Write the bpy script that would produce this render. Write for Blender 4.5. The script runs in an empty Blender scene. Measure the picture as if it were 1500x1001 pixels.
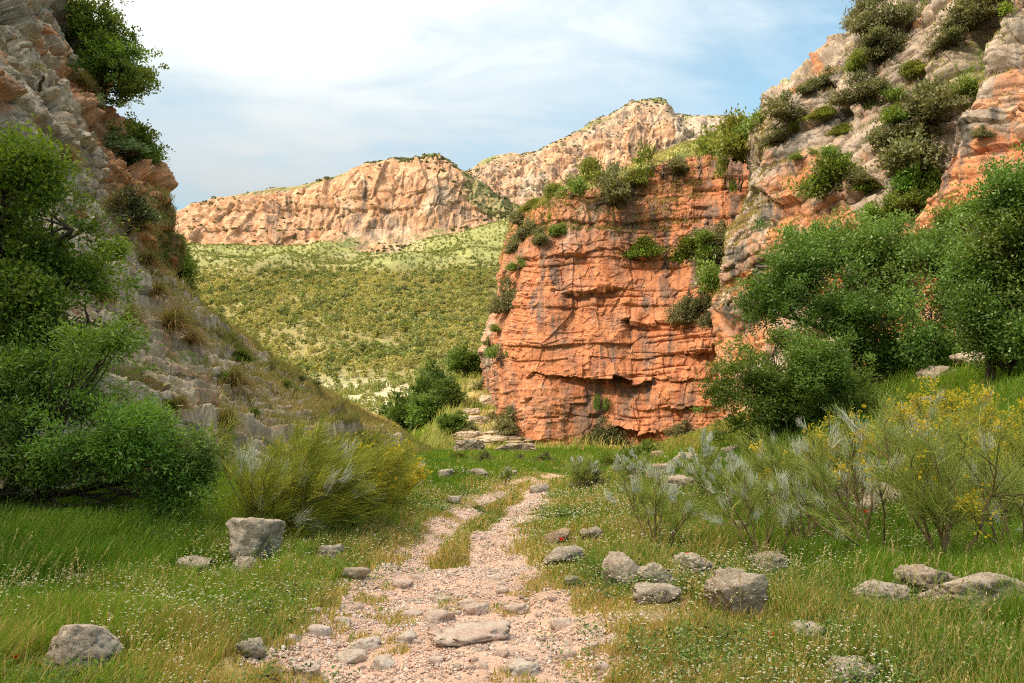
import bpy, math, random
import numpy as np
from mathutils import Vector

# ------------------------------------------------------------------ camera, sky, sun, exposure
S = bpy.context.scene
COL = S.collection
F = 1167.0                       # focal length in photograph pixels (1500 wide)
PITCH = math.radians(5.85)
CAMZ = 1.6
cam = bpy.data.cameras.new('camera')
cam.lens = 36 * F / 1500
cam.sensor_width = 36
cam.clip_start = 0.05
cam.clip_end = 20000
camo = bpy.data.objects.new('camera', cam)
COL.objects.link(camo)
camo.location = (0, 0, CAMZ)
camo.rotation_euler = (math.pi / 2 + PITCH, 0, 0)
S.camera = camo

SUN_AZ = (-0.82, -0.57)          # towards the sun, horizontally
SUN_EL = math.radians(34)
sl = bpy.data.lights.new('sun', 'SUN')
sl.energy = 2.0
sl.angle = math.radians(3)
sl.color = (1.0, 0.86, 0.66)
so = bpy.data.objects.new('sun', sl)
COL.objects.link(so)
_d = Vector((SUN_AZ[0] * math.cos(SUN_EL), SUN_AZ[1] * math.cos(SUN_EL), math.sin(SUN_EL)))
so.rotation_euler = _d.to_track_quat('Z', 'Y').to_euler()
so.location = (-40, -30, 60)

S.view_settings.view_transform = 'Standard'
S.view_settings.look = 'None'
S.view_settings.gamma = 1
S.view_settings.use_curve_mapping = False
S.view_settings.exposure = 1.28
S.cycles.max_bounces = 8
S.cycles.diffuse_bounces = 5
S.cycles.transmission_bounces = 4
S.cycles.transparent_max_bounces = 4
S.cycles.use_denoising = False
S.cycles.filter_width = 1.1
S.cycles.sample_clamp_indirect = 4
S.cycles.caustics_reflective = False
S.cycles.caustics_refractive = False


class NT:
    """small helper to write node trees"""
    def __init__(self, tree):
        self.t = tree
        tree.nodes.clear()

    def n(self, typ, ins=None, **kw):
        nd = self.t.nodes.new(typ)
        for k, v in kw.items():
            setattr(nd, k, v)
        for k, v in (ins or {}).items():
            s = nd.inputs[k]
            if hasattr(v, 'is_linked'):
                self.t.links.new(v, s)
            else:
                s.default_value = v
        return nd

    def math(self, op, a, b=0.0, clamp=False):
        return self.n('ShaderNodeMath', {0: a, 1: b}, operation=op, use_clamp=clamp).outputs[0]

    def mix(self, f, a, b, mode='MIX'):
        nd = self.t.nodes.new('ShaderNodeMix')
        nd.data_type = 'RGBA'
        nd.blend_type = mode
        for i, v in ((0, f), (6, a), (7, b)):
            s = nd.inputs[i]
            if hasattr(v, 'is_linked'):
                self.t.links.new(v, s)
            else:
                s.default_value = v if i == 0 else (tuple(v) + (1,))[:4]
        return nd.outputs[2]

    def noise(self, vec, scale, detail=4, rough=0.55, dist=0.0):
        return self.n('ShaderNodeTexNoise', {'Vector': vec, 'Scale': scale, 'Detail': detail, 'Roughness': rough, 'Distortion': dist}).outputs[0]

    def ramp(self, f, lo, hi, a=0.0, b=1.0, smooth=True):
        nd = self.n('ShaderNodeMapRange', {0: f, 1: lo, 2: hi, 3: a, 4: b})
        nd.interpolation_type = 'SMOOTHSTEP' if smooth else 'LINEAR'
        nd.clamp = True
        return nd.outputs[0]

    def scale(self, vec, s):
        return self.n('ShaderNodeMapping', {0: vec, 3: s}).outputs[0]


W = bpy.data.worlds.new("World")
S.world = W
W.use_nodes = True
t = NT(W.node_tree)
tc = t.n('ShaderNodeTexCoord').outputs['Generated']
sky = t.n('ShaderNodeTexSky', sky_type='NISHITA', sun_disc=False)
sky.sun_elevation = SUN_EL
sky.sun_rotation = math.atan2(SUN_AZ[0], SUN_AZ[1])
sky.air_density = 1.0
sky.dust_density = 2.0
sky.ozone_density = 2.0
sep = t.n('ShaderNodeSeparateXYZ', {0: tc})
zc = t.math('MAXIMUM', sep.outputs[2], 0.0)
den = t.math('ADD', zc, 0.22)
cx = t.math('DIVIDE', sep.outputs[0], den)
cy = t.math('DIVIDE', sep.outputs[1], den)
pv = t.n('ShaderNodeCombineXYZ', {0: cx, 1: cy, 2: 0.0}).outputs[0]
n1 = t.noise(t.scale(pv, (0.85, 1.25, 1)), 0.9, 7, 0.55, 0.5)
n2 = t.noise(t.scale(pv, (2.2, 5.0, 1)), 0.9, 6, 0.6, 0.8)
cov = t.math('ADD', t.math('MULTIPLY', n1, 0.72), t.math('MULTIPLY', n2, 0.28))
# thinner cloud towards the right of the view, thicker towards the left
cov = t.math('SUBTRACT', cov, t.math('MULTIPLY', t.math('MULTIPLY', sep.outputs[0], zc), 0.62))
mask = t.ramp(cov, 0.31, 0.69, 0.04, 0.97)
# a hazy layer of cloud, brighter towards the zenith, as an overcast sky is
elev = t.math('ADD', t.math('MULTIPLY', t.math('POWER', zc, 2.6), 2.85), 0.20)
elev = t.math('MINIMUM', elev, 2.7)
# the veil of cloud overhead is warmed by the low sun
ctint = t.mix(t.ramp(zc, 0.28, 0.75), (0.98, 1.02, 1.01), (1.14, 1.0, 0.80))
cl = t.n('ShaderNodeVectorMath', {0: ctint, 3: elev}, operation='SCALE').outputs[0]
skyS = t.n('ShaderNodeVectorMath', {0: t.mix(1.0, sky.outputs[0], (0.90, 1.16, 1.0), 'MULTIPLY'), 3: 0.10}, operation='SCALE').outputs[0]
out = t.mix(mask, skyS, cl)
bg = t.n('ShaderNodeBackground', {0: out, 1: 1.0})
t.n('ShaderNodeOutputWorld', {0: bg.outputs[0]})

# ------------------------------------------------------------------ numeric helpers
def P(px, py, Y):
    """photograph pixel -> the point at world depth Y"""
    u = (px - 750) / F
    v = (500.5 - py) / F
    dy = math.cos(PITCH) - v * math.sin(PITCH)
    dz = math.sin(PITCH) + v * math.cos(PITCH)
    k = Y / dy
    return (u * k, Y, CAMZ + dz * k)


def proj(V):
    x, y, z = V[:, 0], V[:, 1], V[:, 2] - CAMZ
    d = y * math.cos(PITCH) + z * math.sin(PITCH)
    v = -y * math.sin(PITCH) + z * math.cos(PITCH)
    d = np.where(d < 0.1, 0.1, d)
    return 750 + F * x / d, 500.5 - F * v / d, d


def _h(ix, iy, iz, seed):
    a = (ix.astype(np.int64) * 374761393 + iy.astype(np.int64) * 668265263 + iz.astype(np.int64) * 2147483647 + seed * 1274126177) & 0xFFFFFFFF
    a = ((a ^ (a >> 13)) * 1274126177) & 0xFFFFFFFF
    a = ((a ^ (a >> 16)) * 2246822519) & 0xFFFFFFFF
    a = a ^ (a >> 15)
    return (a & 0xFFFFFF) / float(0xFFFFFF)


def hsh(a, b, seed=0):
    a = np.asarray(a)
    b = np.asarray(b)
    a, b = np.broadcast_arrays(a, b)
    return _h(np.floor(a), np.floor(b), np.zeros_like(a), seed)


def vnoise(p, seed=0):
    p = np.asarray(p, float)
    i = np.floor(p)
    f = p - i
    f = f * f * f * (f * (f * 6 - 15) + 10)
    x, y, z = i[:, 0], i[:, 1], i[:, 2]
    r = 0
    for dx in (0, 1):
        wx = f[:, 0] if dx else 1 - f[:, 0]
        for dy in (0, 1):
            wy = f[:, 1] if dy else 1 - f[:, 1]
            for dz in (0, 1):
                wz = f[:, 2] if dz else 1 - f[:, 2]
                r = r + wx * wy * wz * _h(x + dx, y + dy, z + dz, seed)
    return r * 2 - 1


def fbm(p, octv=4, seed=0, gain=0.5, lac=2.03):
    p = np.asarray(p, float)
    a, r, tot = 1.0, 0, 0
    for k in range(octv):
        r = r + a * vnoise(p + k * 17.3, seed + k)
        tot += a
        a *= gain
        p = p * lac
    return r / tot


def ridged(p, octv=3, seed=0):
    p = np.asarray(p, float)
    a, r, tot = 1.0, 0, 0
    for k in range(octv):
        r = r + a * (1 - np.abs(vnoise(p + k * 11.1, seed + k)) * 2)
        tot += a
        a *= 0.5
        p = p * 2.1
    return r / tot


def worley(p, seed=0, full=False):
    """F1, F2 and the random value of the nearest cell"""
    i = np.floor(p)
    f = p - i
    n = len(p)
    d1 = np.full(n, 9.0)
    d2 = np.full(n, 9.0)
    idv = np.zeros(n)
    ov = np.zeros((n, 3))
    for dx in (-1, 0, 1):
        for dy in (-1, 0, 1):
            for dz in (-1, 0, 1):
                x, y, z = i[:, 0] + dx, i[:, 1] + dy, i[:, 2] + dz
                qx = dx + _h(x, y, z, seed) - f[:, 0]
                qy = dy + _h(x, y, z, seed + 1) - f[:, 1]
                qz = dz + _h(x, y, z, seed + 2) - f[:, 2]
                d = np.sqrt(qx * qx + qy * qy + qz * qz)
                m = d < d1
                d2 = np.where(m, d1, np.minimum(d2, d))
                idv = np.where(m, _h(x, y, z, seed + 3), idv)
                ov[m] = np.stack([qx, qy, qz], 1)[m]
                d1 = np.where(m, d, d1)
    if full:
        return d1, d2, idv, ov
    return d1, d2, idv


def facets(p, seed=0, tilt=1.0):
    """broken rock: every cell a tilted flat face; returns displacement and nearness to the joints"""
    f1, f2, idv, ov = worley(p, seed, True)
    g = np.stack([np.mod(idv * 917.3, 1), np.mod(idv * 5171.9, 1), np.mod(idv * 331.7, 1)], 1) - 0.5
    return (idv - 0.5) + tilt * (ov * g).sum(1) * 2, np.exp(-((f2 - f1) / 0.06) ** 2)


def sstep(a, b, x):
    tt = np.clip((x - a) / (b - a), 0, 1)
    return tt * tt * (3 - 2 * tt)


def herm(A, s):
    """monotone cubic along axis 0 of A at fractional indices s"""
    A = np.asarray(A, float)
    d = np.diff(A, axis=0)
    m = np.zeros_like(A)
    a, b = d[:-1], d[1:]
    with np.errstate(divide='ignore', invalid='ignore'):
        hm = np.where(a * b > 0, 2 * a * b / (a + b), 0)
    m[1:-1] = hm
    m[0] = d[0]
    m[-1] = d[-1]
    i = np.clip(np.floor(s).astype(int), 0, len(A) - 2)
    tt = (s - i).reshape((-1,) + (1,) * (A.ndim - 1))
    t2, t3 = tt * tt, tt ** 3
    return (2 * t3 - 3 * t2 + 1) * A[i] + (t3 - 2 * t2 + tt) * m[i] + (-2 * t3 + 3 * t2) * A[i + 1] + (t3 - t2) * m[i + 1]


def loft(ctrl, su, sv):
    """ctrl[row][col] of points -> (len(su), len(sv), 3)"""
    A = herm(np.array(ctrl, float), np.asarray(su))
    return np.swapaxes(herm(np.swapaxes(A, 0, 1), np.asarray(sv)), 0, 1)


def normals(G):
    du = np.gradient(G, axis=0)
    dv = np.gradient(G, axis=1)
    n = np.cross(du, dv)
    return n / (np.linalg.norm(n, axis=2, keepdims=True) + 1e-9)


def gridfaces(r, c):
    i = np.arange(r * c).reshape(r, c)
    return np.stack([i[:-1, :-1], i[:-1, 1:], i[1:, 1:], i[1:, :-1]], -1).reshape(-1, 4)


def mk(name, V, Fa, mat, attrs=None, smooth=False, parent=None, link=True):
    V = np.ascontiguousarray(V, np.float32).reshape(-1, 3)
    Fa = np.ascontiguousarray(Fa, np.int32)
    k = Fa.shape[1]
    me = bpy.data.meshes.new(name)
    me.vertices.add(len(V))
    me.vertices.foreach_set('co', V.ravel())
    me.loops.add(Fa.size)
    me.loops.foreach_set('vertex_index', Fa.ravel())
    me.polygons.add(len(Fa))
    me.polygons.foreach_set('loop_start', np.arange(len(Fa), dtype=np.int32) * k)
    if smooth:
        me.polygons.foreach_set('use_smooth', np.ones(len(Fa), bool))
    for an, av in (attrs or {}).items():
        av = np.asarray(av, np.float32)
        if av.ndim == 2:
            at = me.attributes.new(an, 'FLOAT_COLOR', 'POINT')
            c4 = np.ones((len(av), 4), np.float32)
            c4[:, :3] = av
            at.data.foreach_set('color', c4.ravel())
        else:
            at = me.attributes.new(an, 'FLOAT', 'POINT')
            at.data.foreach_set('value', av)
    me.update(calc_edges=True)
    me.materials.append(mat)
    o = bpy.data.objects.new(name, me)
    if link:
        COL.objects.link(o)
    if parent is not None:
        o.parent = parent
    return o


def tag(o, label=None, cat=None, group=None, kind=None):
    for k, v in (('label', label), ('category', cat), ('group', group), ('kind', kind)):
        if v:
            o[k] = v
    return o


def empty(name, loc=(0, 0, 0), rz=0.0):
    o = bpy.data.objects.new(name, None)
    o.empty_display_size = 0.2
    COL.objects.link(o)
    o.location = loc
    o.rotation_euler = (0, 0, rz)
    return o


def copy_tree(o, parent=None):
    c = o.copy()
    COL.objects.link(c)
    c.parent = parent
    for ch in list(o.children):
        copy_tree(ch, c)
    return c


# ------------------------------------------------------------------ materials
def new_mat(name):
    m = bpy.data.materials.new(name)
    m.use_nodes = True
    return m, NT(m.node_tree)


def rock_mat(name, grey_a, grey_b, red_a, red_b, stain=0.5, bscale=1.0, streak=0.15, dist=1.0, grassc=(0.20, 0.17, 0.05), patch=0.5):
    """limestone: grey and rust mixed by the 'red' attribute, dark water streaks, grass on 'veg', fine bump"""
    m, t = new_mat(name)
    o = t.n('ShaderNodeTexCoord').outputs['Object']
    red = t.n('ShaderNodeAttribute', attribute_name='red').outputs['Fac']
    veg = t.n('ShaderNodeAttribute', attribute_name='veg').outputs['Fac']
    big = t.noise(o, 0.45 * bscale, 5, 0.6)
    mid = t.noise(o, 2.6 * bscale, 6, 0.65)
    fine = t.noise(o, 14 * bscale, 5, 0.7)
    vert = t.noise(t.scale(o, (2.2 * bscale, 2.2 * bscale, 0.35 * bscale)), 1.0, 6, 0.65)
    tone = t.math('ADD', t.math('MULTIPLY', mid, 0.6), t.math('MULTIPLY', vert, 0.4))
    grey = t.mix(t.ramp(tone, 0.38, 0.62), grey_a, grey_b)
    rust = t.mix(t.ramp(tone, 0.38, 0.62), red_a, red_b)
    rm = t.math('ADD', red, t.math('MULTIPLY', t.math('SUBTRACT', big, 0.5), 1.1))
    rm = t.math('ADD', rm, t.math('MULTIPLY', t.math('SUBTRACT', mid, 0.5), 0.7))
    c = t.mix(t.ramp(rm, 0.34, 0.66), grey, rust)
    pg = t.math('MULTIPLY', t.ramp(t.noise(o, 0.9 * bscale, 7, 0.7), 0.48, 0.62), patch)
    c = t.mix(pg, c, (0.24, 0.215, 0.19))                                    # weathered grey skin
    st = t.noise(t.scale(o, (1.3 * bscale, 1.3 * bscale, streak * bscale)), 1.0, 5, 0.6)
    st2 = t.noise(o, 0.25 * bscale, 3, 0.5)
    sm = t.math('MULTIPLY', t.ramp(st, 0.47, 0.60), t.ramp(st2, 0.38, 0.54))
    c = t.mix(t.math('MULTIPLY', sm, stain), c, (0.10, 0.092, 0.085))
    c = t.mix(t.ramp(fine, 0.55, 0.72, 0, 0.55), c, (0.55, 0.50, 0.43))     # pale lichen and scars
    c = t.mix(t.ramp(fine, 0.46, 0.30, 0, 0.6), c, (0.09, 0.075, 0.06))    # dark pits
    gn = t.noise(o, 5 * bscale, 4, 0.7)
    gm = t.math('ADD', veg, t.math('MULTIPLY', t.math('SUBTRACT', gn, 0.5), 1.2))
    gcol = t.mix(t.ramp(t.noise(o, 1.3 * bscale, 3), 0.35, 0.65), grassc, (grassc[0] * 0.55, grassc[1] * 0.8, grassc[2] * 0.6))
    c = t.mix(t.ramp(gm, 0.42, 0.62), c, gcol)
    hgt = t.math('ADD', t.math('MULTIPLY', mid, 0.6), t.math('MULTIPLY', fine, 0.4))
    b = t.n('ShaderNodeBump', {'Strength': 0.75, 'Distance': 0.12 * dist, 'Height': hgt})
    p = t.n('ShaderNodeBsdfPrincipled', {'Base Color': c, 'Roughness': 0.9, 'Specular IOR Level': 0.2, 'Normal': b.outputs[0]})
    t.n('ShaderNodeOutputMaterial', {0: p.outputs[0]})
    return m


def leaf_mat(name, trans=0.3, rough=0.5, spec=0.3):
    m, t = new_mat(name)
    c = t.n('ShaderNodeAttribute', attribute_name='col').outputs['Color']
    p = t.n('ShaderNodeBsdfPrincipled', {'Base Color': c, 'Roughness': rough, 'Specular IOR Level': spec})
    tr = t.n('ShaderNodeBsdfTranslucent', {0: t.mix(1.0, c, (1.25, 1.2, 0.7), 'MULTIPLY')})
    mx = t.n('ShaderNodeMixShader', {0: trans, 1: p.outputs[0], 2: tr.outputs[0]})
    t.n('ShaderNodeOutputMaterial', {0: mx.outputs[0]})
    return m


def bark_mat(name, a, b):
    m, t = new_mat(name)
    o = t.n('ShaderNodeTexCoord').outputs['Object']
    n = t.noise(t.scale(o, (1, 1, 0.3)), 22, 5, 0.65)
    p = t.n('ShaderNodeBsdfPrincipled', {'Base Color': t.mix(t.ramp(n, 0.3, 0.7), a, b), 'Roughness': 0.9, 'Specular IOR Level': 0.2,
                                         'Normal': t.n('ShaderNodeBump', {'Strength': 0.6, 'Distance': 0.02, 'Height': n}).outputs[0]})
    t.n('ShaderNodeOutputMaterial', {0: p.outputs[0]})
    return m


def col_mat(name, rough=0.9, nscale=30, amt=0.5, bump=0.02, spec=0.2):
    """colour from the 'col' attribute with a fine mottle"""
    m, t = new_mat(name)
    o = t.n('ShaderNodeTexCoord').outputs['Object']
    c = t.n('ShaderNodeAttribute', attribute_name='col').outputs['Color']
    n = t.noise(o, nscale, 6, 0.7)
    k = t.ramp(n, 0.3, 0.7, 1 - amt, 1 + amt, False)
    cc = t.n('ShaderNodeVectorMath', {0: c, 3: k}, operation='SCALE').outputs[0]
    b = t.n('ShaderNodeBump', {'Strength': 0.8, 'Distance': bump, 'Height': n})
    p = t.n('ShaderNodeBsdfPrincipled', {'Base Color': cc, 'Roughness': rough, 'Specular IOR Level': spec, 'Normal': b.outputs[0]})
    t.n('ShaderNodeOutputMaterial', {0: p.outputs[0]})
    return m


M_left = rock_mat('grey_limestone', (0.35, 0.27, 0.185), (0.60, 0.495, 0.365), (0.46, 0.20, 0.08), (0.58, 0.30, 0.14), 0.3, 1.0, 0.3, 1.0, (0.34, 0.27, 0.09), 0.15)
M_red = rock_mat('red_cliff_rock', (0.40, 0.27, 0.20), (0.50, 0.36, 0.26), (0.39, 0.135, 0.060), (0.59, 0.25, 0.12), 0.75, 0.8, 0.10, 1.3, (0.34, 0.30, 0.10), 0.22)
M_right = rock_mat('pinkish_limestone', (0.27, 0.205, 0.16), (0.47, 0.38, 0.305), (0.46, 0.155, 0.065), (0.60, 0.28, 0.13), 0.9, 0.8, 0.12, 1.3, (0.26, 0.24, 0.07))
M_far = rock_mat('far_cliff_rock', (0.40, 0.29, 0.21), (0.62, 0.50, 0.39), (0.52, 0.235, 0.115), (0.68, 0.43, 0.27), 0.7, 0.06, 0.08, 40, (0.30, 0.25, 0.12), 0.2)
M_boulder = rock_mat('boulder_rock', (0.31, 0.245, 0.18), (0.60, 0.505, 0.395), (0.36, 0.225, 0.13), (0.54, 0.39, 0.26), 0.45, 3.2, 0.5, 0.6, (0.12, 0.15, 0.04), 0.25)
M_pale = rock_mat('pale_path_rock', (0.50, 0.385, 0.30), (0.66, 0.56, 0.47), (0.52, 0.36, 0.28), (0.60, 0.43, 0.34), 0.1, 6.0, 0.5, 0.2, patch=0.15)
M_leaf = leaf_mat('leaf', 0.42, 0.5, 0.35)
M_twig = leaf_mat('green_twig', 0.2, 0.6, 0.25)
M_grass = leaf_mat('grass_blade', 0.35, 0.6, 0.2)
M_bark = bark_mat('dark_bark', (0.05, 0.038, 0.028), (0.12, 0.09, 0.065))
M_stem = bark_mat('tan_stem', (0.16, 0.11, 0.055), (0.30, 0.22, 0.11))
M_soil = col_mat('soil', 0.95, 30, 0.45, 0.02)
M_path = col_mat('path_dirt', 0.95, 45, 0.35, 0.015)
M_stone = col_mat('gravel_stone', 0.9, 60, 0.25, 0.005)
M_hill = col_mat('hill_soil', 0.95, 0.35, 0.35, 1.0)

# ------------------------------------------------------------------ the ground
_py = np.array([-10, 3, 4.9, 6.67, 8.1, 10.4, 12.4, 15.6, 17.8, 19.5, 21.5, 25, 30.])
_pc = np.array([-.2, -.35, -.40, -.44, -.62, -.66, -.52, -.16, .18, .10, .5, 2.0, 3.6])
_pw = np.array([1.5, 1.36, 1.26, 1.12, .92, .74, .62, .62, .50, .42, .46, .4, .0])
_fy = np.array([-30, 0, 10, 16, 22, 28, 36, 42, 48, 56.])
_fx = np.array([-9, -8.2, -6.9, -5.8, -5.2, -4.9, -4.3, -4.0, -3.6, -3.4])


def path_d(x, y):
    """signed distance to the path's edge, in half-widths' metres (negative inside)"""
    c = np.interp(y, _py, _pc)
    w = np.interp(y, _py, _pw)
    return np.abs(x - c) - w


def zg(x, y):
    x = np.asarray(x, float)
    y = np.asarray(y, float)
    x, y = np.broadcast_arrays(x, y)
    sh = x.shape
    x = x.ravel()
    y = y.ravel()
    p = np.stack([x, y, np.zeros_like(x)], 1)
    xr = np.interp(y, [-10, 6, 12, 20, 27, 33, 40, 50, 60, 90], [9, 7.5, 4.6, 3.6, 3.7, 4.6, 7.6, 10.5, 12, 14])
    q = x - xr
    z = 0.36 * np.where(q > 12, 12 + (q - 12) * 0.5, np.logaddexp(0, np.clip(q, -40, 12) / 0.7) * 0.7)
    z += 0.10 * np.maximum(0, -x - 3.2) * sstep(60, 20, y)
    # grassy mound below the flank of the red cliff
    md = np.clip((y - 50.5) * 0.40, 0, 7.2) * sstep(-9.5, -2.6, x) * sstep(84, 68, y) * sstep(16, 6, x)
    st = md / 0.75 + 0.5 * vnoise(p * 0.35, 8)
    fr = st - np.floor(st)
    z += md + 0.5 * 0.75 * (sstep(0.55, 0.8, fr) - fr + 0.3) * sstep(0.3, 1.2, md) + 0.35 * vnoise(p * 0.45, 9) * sstep(0.3, 1.5, md)
    z -= 2.2 * sstep(52, 64, y) * sstep(-4.5, -8.5, x)
    z -= 2.0 * sstep(80, 110, y)
    # gentle swells and the hollow of the track
    near = sstep(70, 20, y)
    z += near * (0.16 * vnoise(p * 0.22 + 3.1, 5) + 0.07 * vnoise(p * 0.7, 6))
    z += 0.22 * np.exp(-((y - 23) / 3.0) ** 2) * sstep(5, -3, np.abs(x) - 3)
    dd = path_d(x, y)
    z -= 0.06 * sstep(0.35, -0.35, dd) * sstep(32, 20, y)
    z -= 0.05 * np.exp(-((dd + 0.42) / 0.22) ** 2) * sstep(30, 18, y)
    return z.reshape(sh)


def meadow_cols(x, y, rng=None):
    """0..1 dryness of the grass, and density"""
    p = np.stack([x, y, np.zeros_like(x)], 1)
    d = path_d(x, y)
    d = np.where(y > 24, 2.5, d)
    n = fbm(p * 0.55 + 9, 3, 21) * 0.55 + fbm(p * 2.2, 2, 27) * 0.35
    dry = np.clip(0.95 * np.exp(-np.maximum(d, 0) / 0.85) + n * 0.75 - 0.02, 0, 1)
    dry = np.clip(dry + 0.35 * sstep(1.6, 0.2, np.abs(x - 2.2)) * sstep(24, 12, y) - 0.3 * sstep(3.5, 7, x) - 0.25 * sstep(-3, -5, x), 0, 1)
    dry = np.clip(dry + 0.6 * sstep(20, 25, y) * sstep(4.2, 5.6, x) * sstep(12, 8, x), 0, 1)
    return dry, d


GREEN_A = np.array((0.10, 0.21, 0.014))
GREEN_B = np.array((0.25, 0.37, 0.035))
TAN = np.array((0.56, 0.42, 0.15))

yr = np.concatenate([np.linspace(-12, 3, 16), np.geomspace(3.2, 32, 520), np.geomspace(32.4, 120, 300), np.geomspace(126, 6000, 36)])
sr = np.linspace(-1, 1, 620)
sr = np.sign(sr) * (0.9 * np.abs(sr) + 0.75 * np.abs(sr) ** 6)
GX = sr[None, :] * (4.5 + 0.8 * np.maximum(yr, 0))[:, None]
GY = np.repeat(yr[:, None], len(sr), 1)
GZ = zg(GX, GY)
V = np.stack([GX, GY, GZ], -1).reshape(-1, 3)
pd = path_d(V[:, 0], V[:, 1]).copy()
en = vnoise(V * 1.7, 41) * 0.20 + vnoise(V * 5.5, 42) * 0.12 + vnoise(V * 17, 43) * 0.05
# the left rut narrows between the two wheel tracks further on: grass on the crown of the track
crown = np.exp(-((V[:, 0] - np.interp(V[:, 1], _py, _pc) + 0.08) / 0.2) ** 2) * sstep(5.0, 8, V[:, 1]) * (0.54 + 0.8 * vnoise(V * 1.1 + 4, 46))
inside = pd + en + crown * 1.7
rough = fbm(V * 6, 4, 51, 0.6)
V[:, 2] += np.where(V[:, 1] < 40, 0.022 * rough + 0.012 * fbm(V * 25, 2, 55), 0)
dry, _ = meadow_cols(V[:, 0], V[:, 1])
gcol = (GREEN_A * 0.55)[None] * (1 - dry)[:, None] + (TAN * 0.62)[None] * dry[:, None]
soil = np.array((0.30, 0.20, 0.12))
sn = sstep(0.1, 0.6, vnoise(V * 1.1, 61) + dry * 0.5)[:, None] * 0.6
gcol = gcol * (1 - sn) + soil * sn
# the grassy mound and banks are straw yellow
md = (sstep(46, 52, V[:, 1]) * sstep(-8, -3, V[:, 0]))[:, None]
gcol = gcol * (1 - md) + md * ((np.array((0.27, 0.23, 0.09)) * (0.8 + 0.5 * vnoise(V * 0.9, 63)[:, None]) + np.array((0.10, 0.04, 0.01)) * sstep(0.1, 0.5, fbm(V * np.array((0.5, 0.5, 2.0)), 3, 64))[:, None]))
pcol = np.array((0.62, 0.405, 0.30))[None] * (1 + 0.25 * fbm(V * 1.4, 3, 65)[:, None])
pcol = pcol * (1 - 0.35 * sstep(-0.25, 0.05, inside)[:, None]) + 0.35 * sstep(-0.25, 0.05, inside)[:, None] * np.array((0.34, 0.26, 0.14))
FA = gridfaces(len(yr), len(sr))
fin = inside[FA].mean(1) < 0
fin &= V[FA[:, 0], 1] < 29
for nm, sel, cc, mm in (('ground', ~fin, gcol, M_soil), ('path', fin, pcol, M_path)):
    ff = FA[sel]
    u, inv = np.unique(ff, return_inverse=True)
    o = mk(nm, V[u], inv.reshape(-1, 4), mm, {'col': cc[u]}, True)
    tag(o, 'rough pink gravel track winding up the gorge' if nm == 'path' else 'grassy floor of the gorge', nm, None, 'structure')


def inside_path(x, y):
    p = np.stack([x, y, zg(x, y)], 1)
    en = vnoise(p * 1.7, 41) * 0.20 + vnoise(p * 5.5, 42) * 0.12
    crown = np.exp(-((x - np.interp(y, _py, _pc) + 0.08) / 0.2) ** 2) * sstep(5.0, 8, y) * (0.54 + 0.8 * vnoise(p * 1.1 + 4, 46))
    return np.where(y > 28, 1.0, path_d(x, y) + en + crown * 1.7)


# ------------------------------------------------------------------ rock faces
def strata(h, u, seed, tmin, tmax, amp_l, amp_b, crack, wr=(1.5, 4.5), cm=1.0, vj=1.0, terr=False, under=0.0):
    """bedded, jointed rock: displacement for bed height h and distance u along the bed"""
    rng = np.random.default_rng(seed)
    lo, hi = h.min() - tmax * 2, h.max() + tmax * 2
    edges = lo + np.cumsum(rng.uniform(tmin, tmax, int((hi - lo) / tmin) + 3) * rng.choice([0.6, 1, 1, 1.6], int((hi - lo) / tmin) + 3))
    i = np.clip(np.searchsorted(edges, h) - 1, 0, len(edges) - 2)
    th = edges[i + 1] - edges[i]
    f = np.clip((h - edges[i]) / th, 0, 1)
    w = th * (wr[0] + (wr[1] - wr[0]) * hsh(i, 3, seed))
    b = u / w + hsh(i, 7, seed) * 9
    bi = np.floor(b)
    g = b - bi
    jit = (hsh(i, bi, seed + 5) - 0.5) * 0.35
    dh = np.minimum(f, 1 - f) * th
    dv = np.minimum(g, 1 - g) * w * (1 + jit)
    rr = crack * 0.8
    has = hsh(i, np.round(b), seed + 6)            # not every joint is open
    d = amp_l * (hsh(i, 1, seed) - 0.5) * 2 + amp_b * (hsh(i, bi, seed + 2) - 0.5) * 2
    d -= crack * cm * np.maximum(np.exp(-(dh / rr) ** 2) * (0.35 + hsh(i + (f > 0.5), 2, seed + 3)), vj * np.exp(-(dv / rr) ** 2) * has * 1.3)
    d += (hsh(i, bi, seed + 9) - 0.5) * amp_b * 1.2 * (f - 0.5)
    d -= under * np.exp(-f * th / 0.07) * hsh(i, bi, seed + 12) * cm
    if terr:
        ff = np.clip(f + (hsh(i, bi, seed + 8) - 0.5) * 0.5 * np.sin(np.pi * f), 0, 1)
        return d, hsh(i, bi, seed + 4), th * (sstep(0.40, 0.72, ff) - f)
    return d, hsh(i, bi, seed + 4)


def cuts(h, z0, above, below, a, b):
    """an overhanging ledge at z0: juts out above it, recessed below"""
    up = np.exp(-np.maximum(h - z0, 0) / above) * a
    dn = -np.exp(-np.maximum(z0 - h, 0) / below) * b
    return np.where(h > z0, up, dn)


SURF = {}


def finish(name, G, disp, mat, red, veg, label, smooth=False, dz=None):
    N = normals(G)
    G2 = G + N * disp[..., None]
    if dz is not None:
        G2[..., 2] += dz
    V = G2.reshape(-1, 3)
    o = mk(name, V, gridfaces(*G.shape[:2]), mat, {'red': red.ravel(), 'veg': veg.ravel()}, smooth)
    tag(o, label, 'cliff', None, 'structure')
    SURF[name] = (V, normals(G2).reshape(-1, 3))
    return o


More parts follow.
